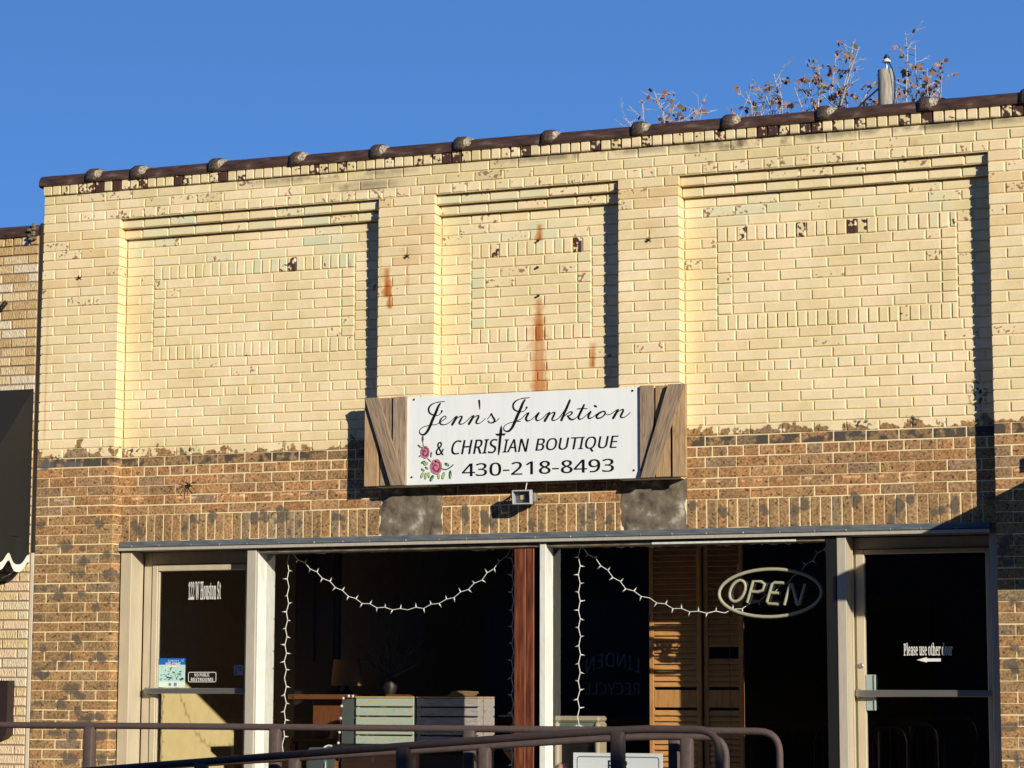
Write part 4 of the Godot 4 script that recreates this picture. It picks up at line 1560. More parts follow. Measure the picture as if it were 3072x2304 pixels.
func window_display() -> void:
	light_string("white string lights swagged across the left window, two ends hanging straight down", [
		[Vector3(1.850, 1.966, -0.28), Vector3(1.852, 1.65, -0.28), Vector3(1.840, 1.25, -0.28), Vector3(1.844, 0.95, -0.28), Vector3(1.835, 0.70, -0.28), Vector3(1.815, 0.5, -0.28)],
		[Vector3(1.88, 1.966, -0.28), Vector3(2.06, 1.84, -0.28), Vector3(2.20, 1.745, -0.285), Vector3(2.383, 1.636, -0.285), Vector3(2.55, 1.59, -0.285), Vector3(2.696, 1.578, -0.285), Vector3(2.87, 1.59, -0.285), Vector3(3.054, 1.645, -0.285), Vector3(3.28, 1.77, -0.28), Vector3(3.497, 1.964, -0.28)],
		[Vector3(3.503, 1.966, -0.285), Vector3(3.507, 1.4, -0.285), Vector3(3.505, 0.9, -0.285), Vector3(3.508, 0.5, -0.285)]])
	light_string("white string lights in the right window, sagging behind the oval sign", [
		[Vector3(3.977, 1.966, -0.28), Vector3(3.975, 1.6, -0.28), Vector3(3.978, 1.3, -0.28), Vector3(3.97, 1.0, -0.28), Vector3(3.968, 0.81, -0.28)],
		[Vector3(3.998, 1.966, -0.28), Vector3(4.10, 1.88, -0.28), Vector3(4.164, 1.817, -0.28), Vector3(4.308, 1.693, -0.28), Vector3(4.481, 1.617, -0.28), Vector3(4.63, 1.565, -0.28), Vector3(4.793, 1.538, -0.28), Vector3(4.95, 1.542, -0.36), Vector3(5.14, 1.61, -0.42), Vector3(5.36, 1.742, -0.41), Vector3(5.645, 1.972, -0.31)],
		[Vector3(5.660, 1.966, -0.285), Vector3(5.672, 1.4, -0.285), Vector3(5.665, 1.0, -0.285), Vector3(5.650, 0.5, -0.285)]])
	var g := Geo.new()
	for k in 7:
		g.tube([Vector3(3.958, 0.80, -0.28), Vector3(3.958 + 0.025 * cos(k * 0.9), 0.80 + 0.02 * sin(k * 0.9), -0.28 + 0.01 * sin(k * 2.0)), Vector3(3.958 + 0.012 * cos(k * 0.9 + 1), 0.79 + 0.018 * sin(k * 0.9 + 1), -0.27)], 0.0035, 5)
	tag(part("ribbon_bow", g, M.trim, self), "small white tangle of wire tied at the end of the hanging lights", "ribbon")
	# oval neon-style sign
	var o := thing("oval_open_sign", "unlit oval OPEN sign with off-white tubes hanging in the right window", "sign", Vector3(5.24, 1.66, -0.36))
	var tube := mat(Color(0.70, 0.70, 0.60), 0.45)
	var ring: Array = []
	for k in 41:
		var a := TAU * k / 40
		ring.append(Vector3(0.338 * cos(a), 0.152 * sin(a), 0.0).rotated(Vector3.BACK, 0.01))
	g = Geo.new()
	g.tube(ring, 0.0112, 8, false)
	part("border_tube", g, tube, o)
	g = Geo.new()
	var r2: Array = []
	for p in ring:
		r2.append(p * 1.025 + Vector3(0, 0, -0.022))
	g.tube(r2, 0.014, 8, false)
	g.box(Vector3(-0.01, 0.062, -0.03), Vector3(0.60, 0.016, 0.012), 0.003, Basis(Vector3.BACK, -0.06))
	g.box(Vector3(0.0, -0.055, -0.03), Vector3(0.60, 0.016, 0.012), 0.003, Basis(Vector3.BACK, -0.06))
	part("backing_frame", g, M.black, o)
	var rot := Basis(Vector3.BACK, -0.075)
	var L := func(x: float, y: float) -> Vector3:
		return rot * Vector3((x + 0.22 * y) * 1.1, y * 1.04, 0.004)
	var oo: Array = []
	for k in 25:
		var a := TAU * k / 24
		oo.append(L.call(-0.195 + 0.044 * cos(a), 0.066 * sin(a)))
	var letters := [[oo], [[L.call(-0.118, -0.068), L.call(-0.118, 0.066), L.call(-0.07, 0.066), L.call(-0.046, 0.052), L.call(-0.046, 0.016), L.call(-0.07, 0.002), L.call(-0.112, 0.002)]],
		[[L.call(0.065, 0.066), L.call(0.01, 0.066), L.call(-0.002, 0.055), L.call(-0.002, -0.055), L.call(0.01, -0.066), L.call(0.068, -0.066)], [L.call(0.0, 0.002), L.call(0.052, 0.002)]],
		[[L.call(0.105, -0.068), L.call(0.105, 0.062), L.call(0.112, 0.068), L.call(0.185, -0.064), L.call(0.192, -0.06), L.call(0.192, 0.068)]]]
	for l in letters:
		g = Geo.new()
		for s in l:
			g.tube(s, 0.0102, 7)
		part("letter_tube", g, tube, o)
		g = Geo.new()
		for s in l:
			var bk: Array = []
			for p in s:
				bk.append(p + Vector3(0.010, -0.004, -0.022))
			g.tube(bk, 0.0135, 6)
		part("letter_backing", g, M.black, o)
	for c in [[-0.215, 0.118, 0.31], [0.255, 0.105, 0.31]]:
		g = Geo.new()
		for k in 9:
			var y0: float = c[1] + k * 0.0225
			var lk: Array = []
			for s in 9:
				var a := TAU * s / 8
				lk.append(Vector3(c[0] + (0.006 * cos(a) if k % 2 else 0.0), y0 + 0.014 * sin(a), -0.01 + (0.0 if k % 2 else 0.006 * cos(a))))
			g.tube(lk, 0.0018, 4, false)
		part("chain", g, M.iron, o)
	# card in the window
	o = thing("window_card", "white card with black rounded border standing low in the right window", "sign", Vector3(4.23, 0.431, -0.3))
	g = Geo.new()
	g.ext(-0.305, 0.305, 0.0, 0.207, -0.006, 0.0, 0.001)
	part("card", g, mat(Color(0.80, 0.83, 0.84), 0.5), o)
	g = Geo.new()
	rounded_frame(g, -0.28, 0.282, -0.15, 0.184, 0.02, 0.005, 0.001)
	for i in g.v.size():
		g.v[i].y = maxf(g.v[i].y, 0.003)
	text_geo(g, "FOR", ["Droid Sans"], 700, -0.066, 0.095, 0.137, 0.065, 0.0012)
	part("card_print", g, M.ink, o)


# ---------------------------------------------------------------- the shop sign
func sign_board() -> void:
	var o := thing("shop_sign", "long white painted shop sign with script lettering between weathered wood boards", "sign")
	var g := Geo.new()
	g.ext(2.60, 4.79, 2.40, 2.965, 0.0015, 0.020)
	part("backing", g, M.side, o)
	g = Geo.new()
	g.ext(2.868, 4.502, 2.386, 2.975, 0.0205, 0.028, 0.002)
	part("face", g, nmat([Color(0.875, 0.90, 0.905), Color(0.90, 0.92, 0.925), Color(0.915, 0.93, 0.93)], 0.008, Vector3(5, 0.6, 5), 0.45, true, 4, 100), o)
	g = Geo.new()
	var z := 0.0288
	var J := [[[3.12, 2.873, 0.008], [3.112, 2.858, 0.0022], [3.091, 2.846, 0.0022], [3.063, 2.848, 0.004], [3.035, 2.861, 0.006], [3.025, 2.88, 0.007], [3.028, 2.901, 0.007], [3.044, 2.918, 0.005], [3.07, 2.929, 0.0022], [3.097, 2.934, 0.003], [3.14, 2.936, 0.0022]],
		[[3.108, 2.923, 0.006], [3.094, 2.904, 0.009], [3.078, 2.867, 0.011], [3.054, 2.818, 0.0115], [3.036, 2.777, 0.0115], [3.017, 2.742, 0.01], [2.997, 2.723, 0.008], [2.978, 2.721, 0.005], [2.963, 2.73, 0.004], [2.959, 2.744, 0.003], [2.971, 2.762, 0.0022], [3.0, 2.775, 0.0022], [3.041, 2.783, 0.0022], [3.077, 2.783, 0.0022]]]
	for s in J:
		g.stroke(s, z)
		g.stroke(s, z, Vector2(0.601, 0.0))
	g.stroke([[3.077, 2.783, 0.0022], [3.109, 2.799, 0.0022], [3.136, 2.815, 0.003], [3.151, 2.828, 0.003], [3.144, 2.839, 0.003], [3.125, 2.831, 0.004], [3.109, 2.811, 0.007], [3.108, 2.792, 0.007], [3.124, 2.782, 0.004], [3.153, 2.784, 0.0022], [3.18, 2.798, 0.0022], [3.203, 2.818, 0.0022], [3.219, 2.832, 0.003]], z)
	for off in [0.0, 0.1195, 0.6525, 1.1225]:
		g.stroke([[3.229, 2.833, 0.006], [3.213, 2.808, 0.0095], [3.195, 2.78, 0.0095]], z, Vector2(off, 0))
		g.stroke([[3.208, 2.799, 0.0022], [3.234, 2.823, 0.0022], [3.257, 2.833, 0.004], [3.264, 2.827, 0.007], [3.254, 2.806, 0.008], [3.245, 2.788, 0.007], [3.255, 2.78, 0.004], [3.275, 2.784, 0.0022], [3.298, 2.799, 0.0022], [3.310, 2.812, 0.0022]], z, Vector2(off, 0))
	g.stroke([[3.298, 2.799, 0.0022], [3.321, 2.82, 0.0022], [3.338, 2.832, 0.003]], z)
	g.stroke([[3.386, 2.931, 0.0085], [3.389, 2.902, 0.006], [3.391, 2.874, 0.002]], z)
	g.stroke([[3.445, 2.807, 0.0022], [3.462, 2.824, 0.0022], [3.473, 2.84, 0.007], [3.481, 2.823, 0.006], [3.494, 2.804, 0.008], [3.495, 2.79, 0.008], [3.482, 2.782, 0.005], [3.463, 2.781, 0.003], [3.451, 2.791, 0.006]], z)
	g.stroke([[3.486, 2.783, 0.0022], [3.507, 2.79, 0.0022], [3.529, 2.81, 0.0022]], z)
	g.stroke([[3.654, 2.787, 0.0022], [3.686, 2.801, 0.0022], [3.71, 2.825, 0.0022], [3.727, 2.835, 0.004]], z)
	g.stroke([[3.735, 2.835, 0.007], [3.717, 2.803, 0.009], [3.723, 2.786, 0.007], [3.745, 2.787, 0.0022], [3.773, 2.807, 0.0022], [3.799, 2.832, 0.0022]], z)
	g.stroke([[3.806, 2.833, 0.007], [3.787, 2.803, 0.009], [3.792, 2.785, 0.006], [3.811, 2.786, 0.0022], [3.835, 2.8, 0.0022], [3.859, 2.822, 0.0022], [3.874, 2.832, 0.003]], z)
	g.stroke([[3.947, 2.796, 0.0022], [3.978, 2.835, 0.0022], [4.003, 2.872, 0.0022], [4.021, 2.903, 0.0022]], z)
	g.stroke([[4.021, 2.907, 0.008], [4.0, 2.86, 0.0095], [3.981, 2.82, 0.0095], [3.963, 2.78, 0.0095]], z)
	g.stroke([[3.979, 2.801, 0.0022], [4.008, 2.824, 0.003], [4.029, 2.832, 0.004], [4.037, 2.823, 0.006], [4.022, 2.81, 0.004], [4.003, 2.805, 0.0022]], z)
	g.stroke([[4.005, 2.806, 0.005], [4.021, 2.787, 0.008], [4.04, 2.78, 0.005], [4.067, 2.794, 0.0022], [4.091, 2.823, 0.0022], [4.116, 2.871, 0.0022]], z)
	g.stroke([[4.119, 2.873, 0.007], [4.099, 2.834, 0.009], [4.081, 2.798, 0.009], [4.086, 2.782, 0.006], [4.107, 2.785, 0.0022], [4.132, 2.804, 0.0022], [4.156, 2.824, 0.0022]], z)
	g.stroke([[4.072, 2.848, 0.003], [4.107, 2.85, 0.003], [4.141, 2.848, 0.002]], z)
	g.stroke([[4.164, 2.827, 0.007], [4.148, 2.799, 0.009], [4.154, 2.784, 0.006], [4.179, 2.791, 0.0022], [4.206, 2.811, 0.0022]], z)
	g.stroke([[4.19, 2.865, 0.006], [4.198, 2.861, 0.008], [4.204, 2.858, 0.005]], z)
	g.stroke([[4.241, 2.824, 0.005], [4.216, 2.811, 0.008], [4.203, 2.792, 0.008], [4.216, 2.782, 0.005], [4.243, 2.79, 0.004], [4.263, 2.811, 0.006], [4.258, 2.825, 0.005], [4.241, 2.824, 0.004]], z)
	g.stroke([[4.262, 2.814, 0.0022], [4.28, 2.802, 0.0022], [4.306, 2.809, 0.0022], [4.328, 2.823, 0.0022], [4.342, 2.831, 0.003]], z)
	part("script_lettering", g, M.ink, o)
	g = Geo.new()
	for dx in [0.0, 0.0035]:   # brush lettering, a little fatter than the type
		text_geo(g, "&", ["Droid Sans"], 400, 3.075 + dx, 2.579, 0.066, 0.089, z + dx * 0.02, 0.10)
		text_geo(g, "CHRIS", ["Droid Sans"], 400, 3.181 + dx, 2.580, 0.337, 0.094, z + dx * 0.02, 0.2)
		text_geo(g, "IAN", ["Droid Sans"], 400, 3.551 + dx, 2.582, 0.185, 0.086, z + dx * 0.02, 0.2)
		text_geo(g, "BOUTIQUE", ["Droid Sans"], 400, 3.777 + dx, 2.565, 0.574, 0.100, z + dx * 0.02, 0.2)
	g.stroke([[3.543, 2.757, 0.003], [3.541, 2.725, 0.012], [3.534, 2.66, 0.010], [3.528, 2.6, 0.009], [3.524, 2.567, 0.002]], z)
	g.quad(Vector3(3.512, 2.694, z), Vector3(3.566, 2.694, z), Vector3(3.578, 2.708, z), Vector3(3.499, 2.708, z))
	part("block_lettering", g, M.ink, o)
	g = Geo.new()
	for dx in [0.0, 0.0035]:
		text_geo(g, "430-218-8493", ["Droid Sans"], 400, 3.266 + dx, 2.431, 1.053, 0.087, z + dx * 0.02)
	part("phone_lettering", g, M.ink, o)
	# roses
	g = Geo.new()
	var pink := lin(Color(0.80, 0.50, 0.57))
	var deep := lin(Color(0.45, 0.22, 0.30))
	var gd := lin(Color(0.16, 0.36, 0.27))
	var gl := lin(Color(0.66, 0.74, 0.42))
	for r in [[3.000, 2.602, 0.033, 0.042], [3.080, 2.503, 0.042, 0.050]]:
		g.tint = deep
		for k in 7:
			var a := TAU * k / 7 + 0.3
			g.ellipse(Vector3(r[0] + r[2] * 0.5 * cos(a), r[1] + r[3] * 0.5 * sin(a), z + 0.0002), r[2] * 0.56, r[3] * 0.56)
		g.tint = pink
		for k in 7:
			var a := TAU * k / 7 + 0.3
			g.ellipse(Vector3(r[0] + r[2] * 0.5 * cos(a), r[1] + r[3] * 0.5 * sin(a), z + 0.0004), r[2] * 0.49, r[3] * 0.49)
		g.ellipse(Vector3(r[0], r[1], z + 0.0005), r[2] * 0.6, r[3] * 0.6)
		g.tint = deep
		for k in 4:
			var sp: Array = []
			for s in 7:
				var a := k * 1.7 + s * 0.42
				var q: float = 0.22 + 0.17 * k
				sp.append([r[0] + r[2] * q * cos(a), r[1] + r[3] * q * sin(a), 0.003])
			g.stroke(sp, z + 0.0007)
	g.tint = deep.lerp(gd, 0.5)
	g.ellipse(Vector3(2.983, 2.693, z), 0.008, 0.022)
	g.stroke([[2.984, 2.67, 0.003], [2.988, 2.645, 0.003]], z)
	g.tint = gd
	g.stroke([[3.02, 2.56, 0.004], [3.04, 2.54, 0.004]], z)
	g.stroke([[3.12, 2.49, 0.004], [3.15, 2.483, 0.004], [3.18, 2.495, 0.004], [3.203, 2.513, 0.004]], z)
	for l in [[2.963, 2.642, 0.02, 0.007, -0.6, 0], [2.962, 2.578, 0.008, 0.006, 0.3, 0], [3.045, 2.585, 0.007, 0.02, -0.1, 0], [2.988, 2.536, 0.018, 0.009, 0.3, 0], [3.005, 2.525, 0.018, 0.012, 0.3, 1], [2.985, 2.485, 0.017, 0.008, -0.6, 0], [3.012, 2.497, 0.015, 0.008, -0.6, 0], [2.98, 2.450, 0.010, 0.022, -0.4, 1], [3.005, 2.444, 0.010, 0.024, -0.1, 1], [3.028, 2.45, 0.009, 0.02, 0.1, 1], [3.05, 2.428, 0.012, 0.025, -0.5, 0], [3.098, 2.443, 0.010, 0.024, 0.1, 1], [3.132, 2.443, 0.011, 0.026, -0.3, 1], [3.182, 2.448, 0.011, 0.03, -0.05, 0], [3.158, 2.516, 0.02, 0.010, -0.5, 0]]:
		g.tint = gd
		g.ellipse(Vector3(l[0], l[1], z), l[2], l[3], l[4], 10)
		if l[5] == 1:
			g.tint = gl
			g.ellipse(Vector3(l[0] + 0.001, l[1] + 0.001, z + 0.0003), l[2] * 0.75, l[3] * 0.78, l[4], 10)
		else:
			g.tint = gl
			g.ellipse(Vector3(l[0] + l[2] * 0.25, l[1] - l[3] * 0.2, z + 0.0003), l[2] * 0.35, l[3] * 0.5, l[4], 8)
	part("rose_emblem", g, vcol(0.5), o)
	for p in [[2.918, 2.958], [2.906, 2.44], [4.449, 2.952], [4.456, 2.438]]:
		g = Geo.new()
		g.lathe(Vector3(p[0], p[1], 0.028), [Vector2(0.0075, 0), Vector2(0.0065, 0.004), Vector2(0.002, 0.006)], 8, Basis(Vector3.RIGHT, PI / 2))
		part("screw", g, M.black, o)
	# boards and braces
	var wa := wood_old(0, 110)
	var wb := wood_old(1, 111)
	var wc := wood_old(2, 112)
	var sets := [[[2.567, 2.668], [2.674, 2.764], [2.774, 2.870]], [[4.503, 4.592], [4.604, 4.706], [4.720, 4.812]]]
	for s in 2:
		for i in 3:
			g = Geo.new()
			g.ext(sets[s][i][0], sets[s][i][1], 2.386 + 0.003 * (i % 2), 2.980 - 0.003 * (i % 2), 0.0205, 0.048 - 0.014 * (i % 2), 0.0025)
			part("board", g, [[wb, wc, wa], [wc, wb, wb]][s][i], o)
	for s in [[2.579, 2.677, 2.773, 2.872], [4.702, 4.812, 4.515, 4.601]]:
		g = Geo.new()
		var top := Vector2((s[0] + s[1]) / 2, 2.977)
		var bot := Vector2((s[2] + s[3]) / 2, 2.385)
		var off := top - (top + bot) / 2
		var an := atan2(off.x, off.y)
		# cut level at top and bottom, so the outline is a parallelogram
		var mid := (top + bot) / 2
		var pts := [Vector2(s[2], 2.385), Vector2(s[3], 2.385), Vector2(s[1], 2.977), Vector2(s[0], 2.977)]
		var a: Array = []
		var b: Array = []
		for p in pts:
			var l: Vector2 = (p - mid).rotated(an)
			a.append(Vector3(l.x, l.y, 0.0))
			b.append(Vector3(l.x, l.y, 0.024))
		g.loft([a, b])
		var br := part("diagonal_brace", g, wood_old(2, 113), o)
		br.position = Vector3(mid.x, mid.y, 0.0485)
		br.rotation.z = -an


func wood_old(k: int, sd: int) -> StandardMaterial3D:
	var a: Color = [Color(0.43, 0.37, 0.31), Color(0.52, 0.41, 0.29), Color(0.40, 0.345, 0.285)][k]
	var b: Color = [Color(0.66, 0.58, 0.49), Color(0.71, 0.59, 0.44), Color(0.61, 0.53, 0.44)][k]
	var m := nmat([a, b.darkened(0.06), b, a.lerp(b, 0.3), b.lightened(0.05), a], 0.012, Vector3(9, 0.55, 9), 0.88, false, 5, sd, 0.12)
	return m


func flood_light() -> void:
	var o := thing("flood_light", "small grey flood lamp on a bracket under the shop sign", "lamp", Vector3(3.695, 2.288, 0.0))
	var gm := mat(Color(0.70, 0.71, 0.72), 0.5, 0.0)
	var b := Basis(Vector3.RIGHT, 0.12)
	var g := Geo.new()
	var at := Vector3(0, 0, 0.015)
	g.box(at + b * Vector3(0, 0.042, 0.02), Vector3(0.128, 0.008, 0.05), 0.002, b)
	g.box(at + b * Vector3(0, -0.042, 0.02), Vector3(0.128, 0.008, 0.05), 0.002, b)
	g.box(at + b * Vector3(-0.060, 0, 0.02), Vector3(0.008, 0.076, 0.05), 0.002, b)
	g.box(at + b * Vector3(0.060, 0, 0.02), Vector3(0.008, 0.076, 0.05), 0.002, b)
	g.box(at + b * Vector3(0, 0, -0.012), Vector3(0.118, 0.08, 0.014), 0.004, b)
	part("housing", g, gm, o)
	g = Geo.new()
	g.box(at + b * Vector3(0, 0, -0.0035), Vector3(0.106, 0.07, 0.002), 0.0, b)
	part("reflector", g, mat(Color(0.42, 0.43, 0.45), 0.35, 0.3), o)
	g = Geo.new()
	g.box(at + b * Vector3(-0.006, 0.0, -0.001), Vector3(0.034, 0.034, 0.004), 0.001, b)
	part("led_chip", g, mat(Color(0.80, 0.78, 0.62), 0.4), o)
	g = Geo.new()
	g.box(at + b * Vector3(0, 0, 0.040), Vector3(0.111, 0.075, 0.003), 0.0, b)
	part("lens", g, glass(0.01), o)
	g = Geo.new()
	g.tube([Vector3(-0.062, -0.01, 0.01), Vector3(-0.085, -0.005, 0.0), Vector3(-0.105, 0.012, -0.03), Vector3(-0.11, 0.03, -0.10)], 0.006, 6)
	g.tube([Vector3(0.062, 0.0, 0.01), Vector3(0.078, 0.0, -0.01), Vector3(0.075, 0.0, -0.10)], 0.007, 6)
	g.box(Vector3(0.074, -0.004, -0.005), Vector3(0.020, 0.06, 0.05), 0.004)
	g.box(Vector3(0.0, -0.01, -0.055), Vector3(0.10, 0.07, 0.06), 0.008)
	part("bracket", g, mat(Color(0.50, 0.47, 0.42), 0.5), o)
	g = Geo.new()
	g.tube([Vector3(0.02, 0.045, 0.03), Vector3(0.022, 0.075, 0.02), Vector3(0.024, 0.105, 0.01)], 0.003, 5)
	part("cable", g, M.trim, o)


# ---------------------------------------------------------------- railings
func rail(label: String, z: float, path: Array, posts: Array, r: float) -> void:
	var o := thing("pipe_railing", label, "railing", Vector3.ZERO, "brown pipe railings of the ramp")
	var curve: Array = []
	for i in path.size():
		curve.append(Vector3(path[i].x, path[i].y, z))
	var g := Geo.new()
	g.tube(curve, r, 12)
	part("top_rail", g, M.rail, o)
	for p in posts:
		g = Geo.new()
		var x: float = p[0]
		var y: float = p[1]
		var w := 0.034
		var rings: Array = []
		for st in [[p[2], 1.0, 1.0], [y - 0.075, 1.0, 1.0], [y - 0.03, 1.02, 0.9], [y - 0.012, 1.12, 0.62], [y + 0.004, 1.2, 0.45]]:
			var ring: Array = []
			for k in 16:
				var a := -TAU * k / 16
				var cx := signf(cos(a)) * pow(absf(cos(a)), 0.45)
				var cz := signf(sin(a)) * pow(absf(sin(a)), 0.45)
				ring.append(Vector3(x + cx * w * st[1], st[0], z + cz * w * st[2]))
			rings.append(ring)
		g.loft(rings)
		g.soften(0, 0.55)
		part("post", g, M.rail, o)


func bend(a: Vector2, b: Vector2, c: Vector2, r: float) -> Array:   # the corner b rounded, points only
	var out: Array = []
	var p := b + (a - b).normalized() * r
	var q := b + (c - b).normalized() * r
	for k in 7:
		var t := k / 6.0
		out.append(p.lerp(b, t).lerp(b.lerp(q, t), t))
	return out


func railings() -> void:
	var p: Array = [Vector2(-6.0, 0.815)]
	p.append_array([Vector2(-2.0, 0.815), Vector2(2.0, 0.816)])
	p.append_array(bend(Vector2(4.0, 0.815), Vector2(5.868, 0.813), Vector2(5.87, 0.3), 0.12))
	p.append(Vector2(5.87, -0.07))
	rail("level brown pipe railing along the sidewalk, nearest the shop front", 1.8, p, [[-4.7, 0.815, -0.065], [-3.46, 0.815, -0.065], [-2.2, 0.815, -0.065], [-0.94, 0.815, -0.065], [0.31, 0.815, -0.065], [1.564, 0.815, -0.065], [2.819, 0.815, -0.065], [4.051, 0.815, -0.065], [5.275, 0.813, -0.065]], 0.0195)
	p = [Vector2(-2.0, 0.30), Vector2(2.611, 0.616), Vector2(3.763, 0.690), Vector2(4.895, 0.768), Vector2(5.10, 0.779), Vector2(5.25, 0.783)]
	p.append_array(bend(Vector2(5.3, 0.783), Vector2(5.612, 0.783), Vector2(5.614, 0.3), 0.11))
	p.append(Vector2(5.614, -0.07))
	rail("sunlit sloping pipe railing on the shop side of the ramp", 1.96, p, [[-0.53, 0.395, -0.25], [0.66, 0.482, -0.35], [1.84, 0.563, -0.28], [3.024, 0.642, -0.2], [4.208, 0.72, -0.13], [5.393, 0.783, -0.08]], 0.0195)
	p = [Vector2(-2.0, 0.24), Vector2(3.223, 0.662), Vector2(3.906, 0.717), Vector2(4.564, 0.769), Vector2(5.057, 0.808), Vector2(5.347, 0.829), Vector2(5.537, 0.838)]
	p.append_array(bend(Vector2(5.6, 0.838), Vector2(5.905, 0.836), Vector2(5.908, 0.3), 0.11))
	p.append(Vector2(5.908, -0.08))
	rail("sloping pipe railing on the street side of the ramp, darkest and nearest of the three", 3.1, p, [[-0.5, 0.36, -0.5], [0.66, 0.455, -0.42], [1.85, 0.55, -0.35], [3.033, 0.645, -0.2], [4.21, 0.74, -0.13], [5.382, 0.828, -0.08]], 0.0195)


# ---------------------------------------------------------------- behind the roof
func pole_and_trees() -> void:
	var o := thing("utility_pole", "weathered grey wooden pole topped by a white insulator behind the roof", "pole", Vector3(3.308, -0.6, -13.0))
	var g := Geo.new()
	g.lathe(Vector3.ZERO, [Vector2(0.13, 0.0), Vector2(0.10, 5.0), Vector2(0.093, 8.6), Vector2(0.092, 8.97), Vector2(0.086, 8.985)], 16)
	part("shaft", g, nmat([Color(0.44, 0.42, 0.37), Color(0.62, 0.60, 0.54), Color(0.68, 0.66, 0.61)], 0.015, Vector3(6, 0.5, 6), 0.9, false, 5, 120, 0.3), o)
	g = Geo.new()
	g.tube([Vector3(0.03, 8.93, 0.06), Vector3(0.03, 9.06, 0.06)], 0.014, 6)
	part("pin", g, M.alu, o)
	g = Geo.new()
	g.lathe(Vector3(0.03, 9.05, 0.06), [Vector2(0.02, 0.0), Vector2(0.05, 0.012), Vector2(0.052, 0.03), Vector2(0.03, 0.045), Vector2(0.028, 0.055)], 14)
	part("insulator", g, mat(Color(0.82, 0.82, 0.80), 0.25), o)
	g = Geo.new()
	g.lathe(Vector3(0.03, 9.105, 0.06), [Vector2(0.034, 0.0), Vector2(0.036, 0.02), Vector2(0.022, 0.03), Vector2(0.022, 0.045), Vector2(0.008, 0.055)], 12)
	part("cap", g, mat(Color(0.07, 0.055, 0.05), 0.5), o)
	g = Geo.new()
	g.tube([Vector3(-0.08, 8.76, 0.03), Vector3(-0.16, 8.60, 0.25), Vector3(-0.24, 8.42, 0.5), Vector3(-0.42, 8.0, 0.9), Vector3(-0.6, 7.2, 1.3)], 0.012, 6)
	g.tube([Vector3(0.05, 9.07, 0.08), Vector3(0.10, 8.98, 0.1), Vector3(0.13, 8.85, 0.08), Vector3(0.12, 8.7, 0.05), Vector3(0.09, 8.5, 0.03)], 0.007, 5)
	part("cable", g, M.black, o)
	tree("low tree behind the roof left of the pole, nearly bare with tufts of brown leaves", Vector3(0.25, -0.6, -14.6), 7, [[Vector3(0.30, 7.3, -14.2), [Vector3(-0.27, 8.52, -14.0), Vector3(-0.08, 8.72, -14.1), Vector3(0.08, 8.82, -14.0), Vector3(0.26, 8.62, -13.9), Vector3(0.45, 8.46, -14.0), Vector3(0.62, 8.58, -14.1), Vector3(0.72, 8.52, -14.0), Vector3(0.88, 8.3, -14.0)]]], 1.0)
	tree("taller nearly bare tree behind the roof, its pale limbs spreading past the pole", Vector3(2.4, -0.6, -14.8), 8, [
		[Vector3(1.62, 7.5, -14.2), [Vector3(1.20, 8.42, -14.0), Vector3(1.34, 8.70, -14.0), Vector3(1.48, 8.74, -14.1), Vector3(1.58, 8.6, -13.9), Vector3(1.74, 8.76, -14.0), Vector3(1.70, 8.9, -14.0), Vector3(1.95, 8.3, -14.1)]],
		[Vector3(2.34, 7.4, -14.3), [Vector3(1.95, 8.7, -14.0), Vector3(2.08, 8.82, -14.1), Vector3(2.28, 8.95, -14.0), Vector3(2.48, 9.06, -14.0), Vector3(2.68, 9.15, -14.0), Vector3(2.78, 9.12, -13.9), Vector3(2.46, 8.7, -14.1), Vector3(2.62, 8.5, -14.0), Vector3(2.92, 8.7, -14.1), Vector3(3.0, 8.45, -14.0)]],
		[Vector3(3.33, 7.5, -14.2), [Vector3(3.36, 9.28, -14.0), Vector3(3.46, 9.1, -14.0), Vector3(3.34, 8.7, -14.1), Vector3(3.62, 8.78, -14.0), Vector3(3.78, 8.7, -14.0), Vector3(3.72, 8.55, -14.1), Vector3(3.25, 8.5, -13.9)]]], 1.15)


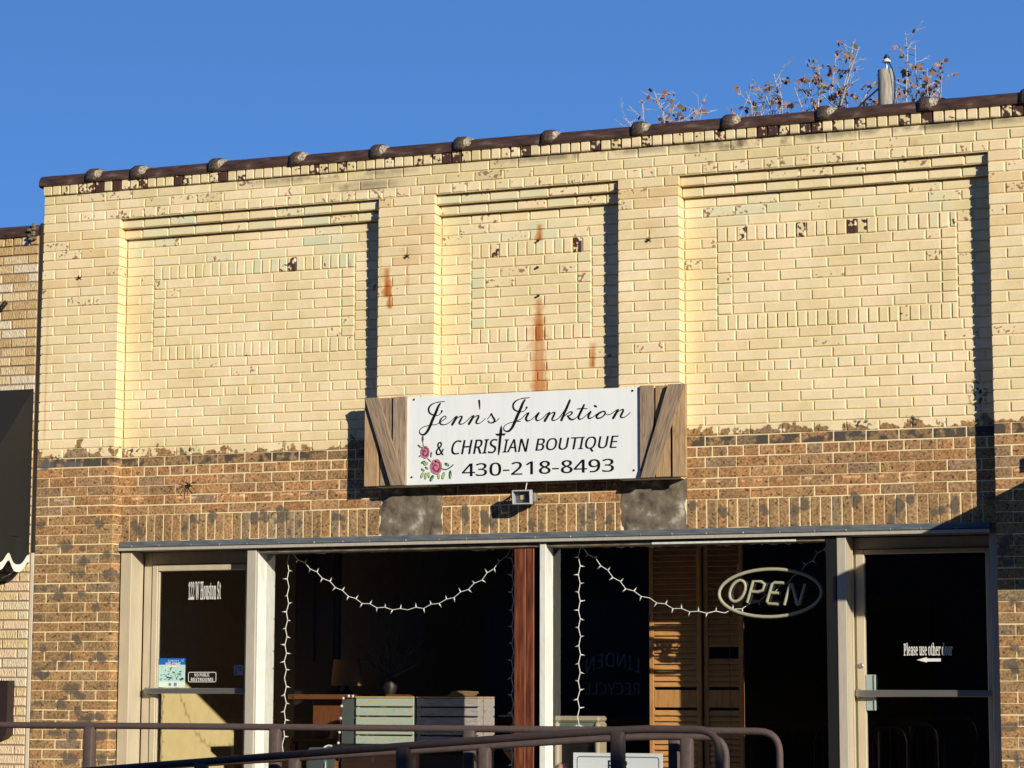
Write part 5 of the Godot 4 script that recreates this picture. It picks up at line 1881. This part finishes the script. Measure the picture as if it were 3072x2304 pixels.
func tree(label: String, at: Vector3, sd: int, limbs: Array, size: float) -> void:
	var o := thing("bare_tree", label, "tree", at)
	var q := RandomNumberGenerator.new()
	q.seed = sd * 131
	var bark := nmat([Color(0.46, 0.43, 0.40), Color(0.68, 0.66, 0.63), Color(0.80, 0.79, 0.77)], 0.03, Vector3(3, 3, 3), 0.9, true, 4, 130 + sd)
	var g := Geo.new()
	g.tube([Vector3.ZERO, Vector3(0.03, 2.0, 0.02), Vector3(-0.02, 4.0, 0.05), Vector3(0.0, 5.6, 0.1)], [0.17 * size, 0.13 * size, 0.10 * size, 0.075 * size], 10)
	part("trunk", g, bark, o)
	var fork := Vector3(0.0, 5.55, 0.1)
	var leaves := Geo.new()
	for lb in limbs:
		var base: Vector3 = lb[0] - at
		g = Geo.new()
		g.tube([fork, fork.lerp(base, 0.5) + Vector3(0, 0.1, 0), base], [0.06, 0.045, 0.034], 8)
		part("limb", g, bark, o)
		for tg in lb[1]:
			g = Geo.new()
			var tip: Vector3 = tg - at - Vector3(0, 0.16, 0)
			var bow := Vector3(q.randf_range(-0.10, 0.10), 0.0, q.randf_range(-0.15, 0.15))
			var path: Array = []
			var rad: Array = []
			for k in 7:
				var t := k / 6.0
				path.append(base.lerp(tip, t) + bow * sin(t * PI) + Vector3(q.randf_range(-0.025, 0.025), 0, q.randf_range(-0.03, 0.03)) * (1.0 if k > 0 else 0.0))
				rad.append(lerpf(0.021, 0.005, pow(t, 0.7)))
			g.tube(path, rad, 6)
			var twigs: Array = []
			var tuft: float = [0.75, 0.3, 0.55, 0.15][q.randi() % 4]
			for k in 11:
				var t := 0.42 + 0.055 * k
				var i := int(t * 6.0)
				var p: Vector3 = path[mini(i, 6)].lerp(path[mini(i + 1, 6)], t * 6.0 - i)
				var d := Vector3(q.randf_range(-1.0, 1.0), q.randf_range(-0.1, 0.9), q.randf_range(-0.8, 0.8)).normalized()
				var ln := q.randf_range(0.10, 0.30)
				var e := p + d * ln + Vector3(0, 0.03, 0)
				g.tube([p, p + d * ln * 0.5, e], [0.0045, 0.0034, 0.0022], 4)
				twigs.append([p, e])
				for s in 2:
					var p2 := p.lerp(e, q.randf_range(0.4, 0.9))
					var d2 := (d + Vector3(q.randf_range(-1, 1), q.randf_range(-0.3, 0.8), q.randf_range(-1, 1))).normalized()
					var e2 := p2 + d2 * q.randf_range(0.05, 0.14)
					g.tube([p2, e2], [0.003, 0.0018], 4)
					twigs.append([p2, e2])
			part("branch", g, bark, o)
			for w in twigs:
				if q.randf() > tuft:
					continue
				for s in q.randi_range(1, 3):
					var a: Vector3 = w[0].lerp(w[1], q.randf_range(0.4, 1.0))
					var d := Vector3(q.randf_range(-1, 1), q.randf_range(-1.2, 0.3), q.randf_range(-1, 1)).normalized()
					var ln := q.randf_range(0.045, 0.095)
					var side := d.cross(Vector3(q.randf_range(-1, 1), q.randf_range(-1, 1), q.randf_range(-1, 1))).normalized()
					leaves.tint = lin([Color(0.52, 0.34, 0.23), Color(0.60, 0.42, 0.30), Color(0.38, 0.27, 0.19), Color(0.48, 0.42, 0.26), Color(0.66, 0.45, 0.33)][q.randi() % 5])
					leaves.leaf(a, a + d * ln, ln * 0.42, side)
	part("leaves", leaves, vcol(0.8), o).set_meta("kind", "stuff")
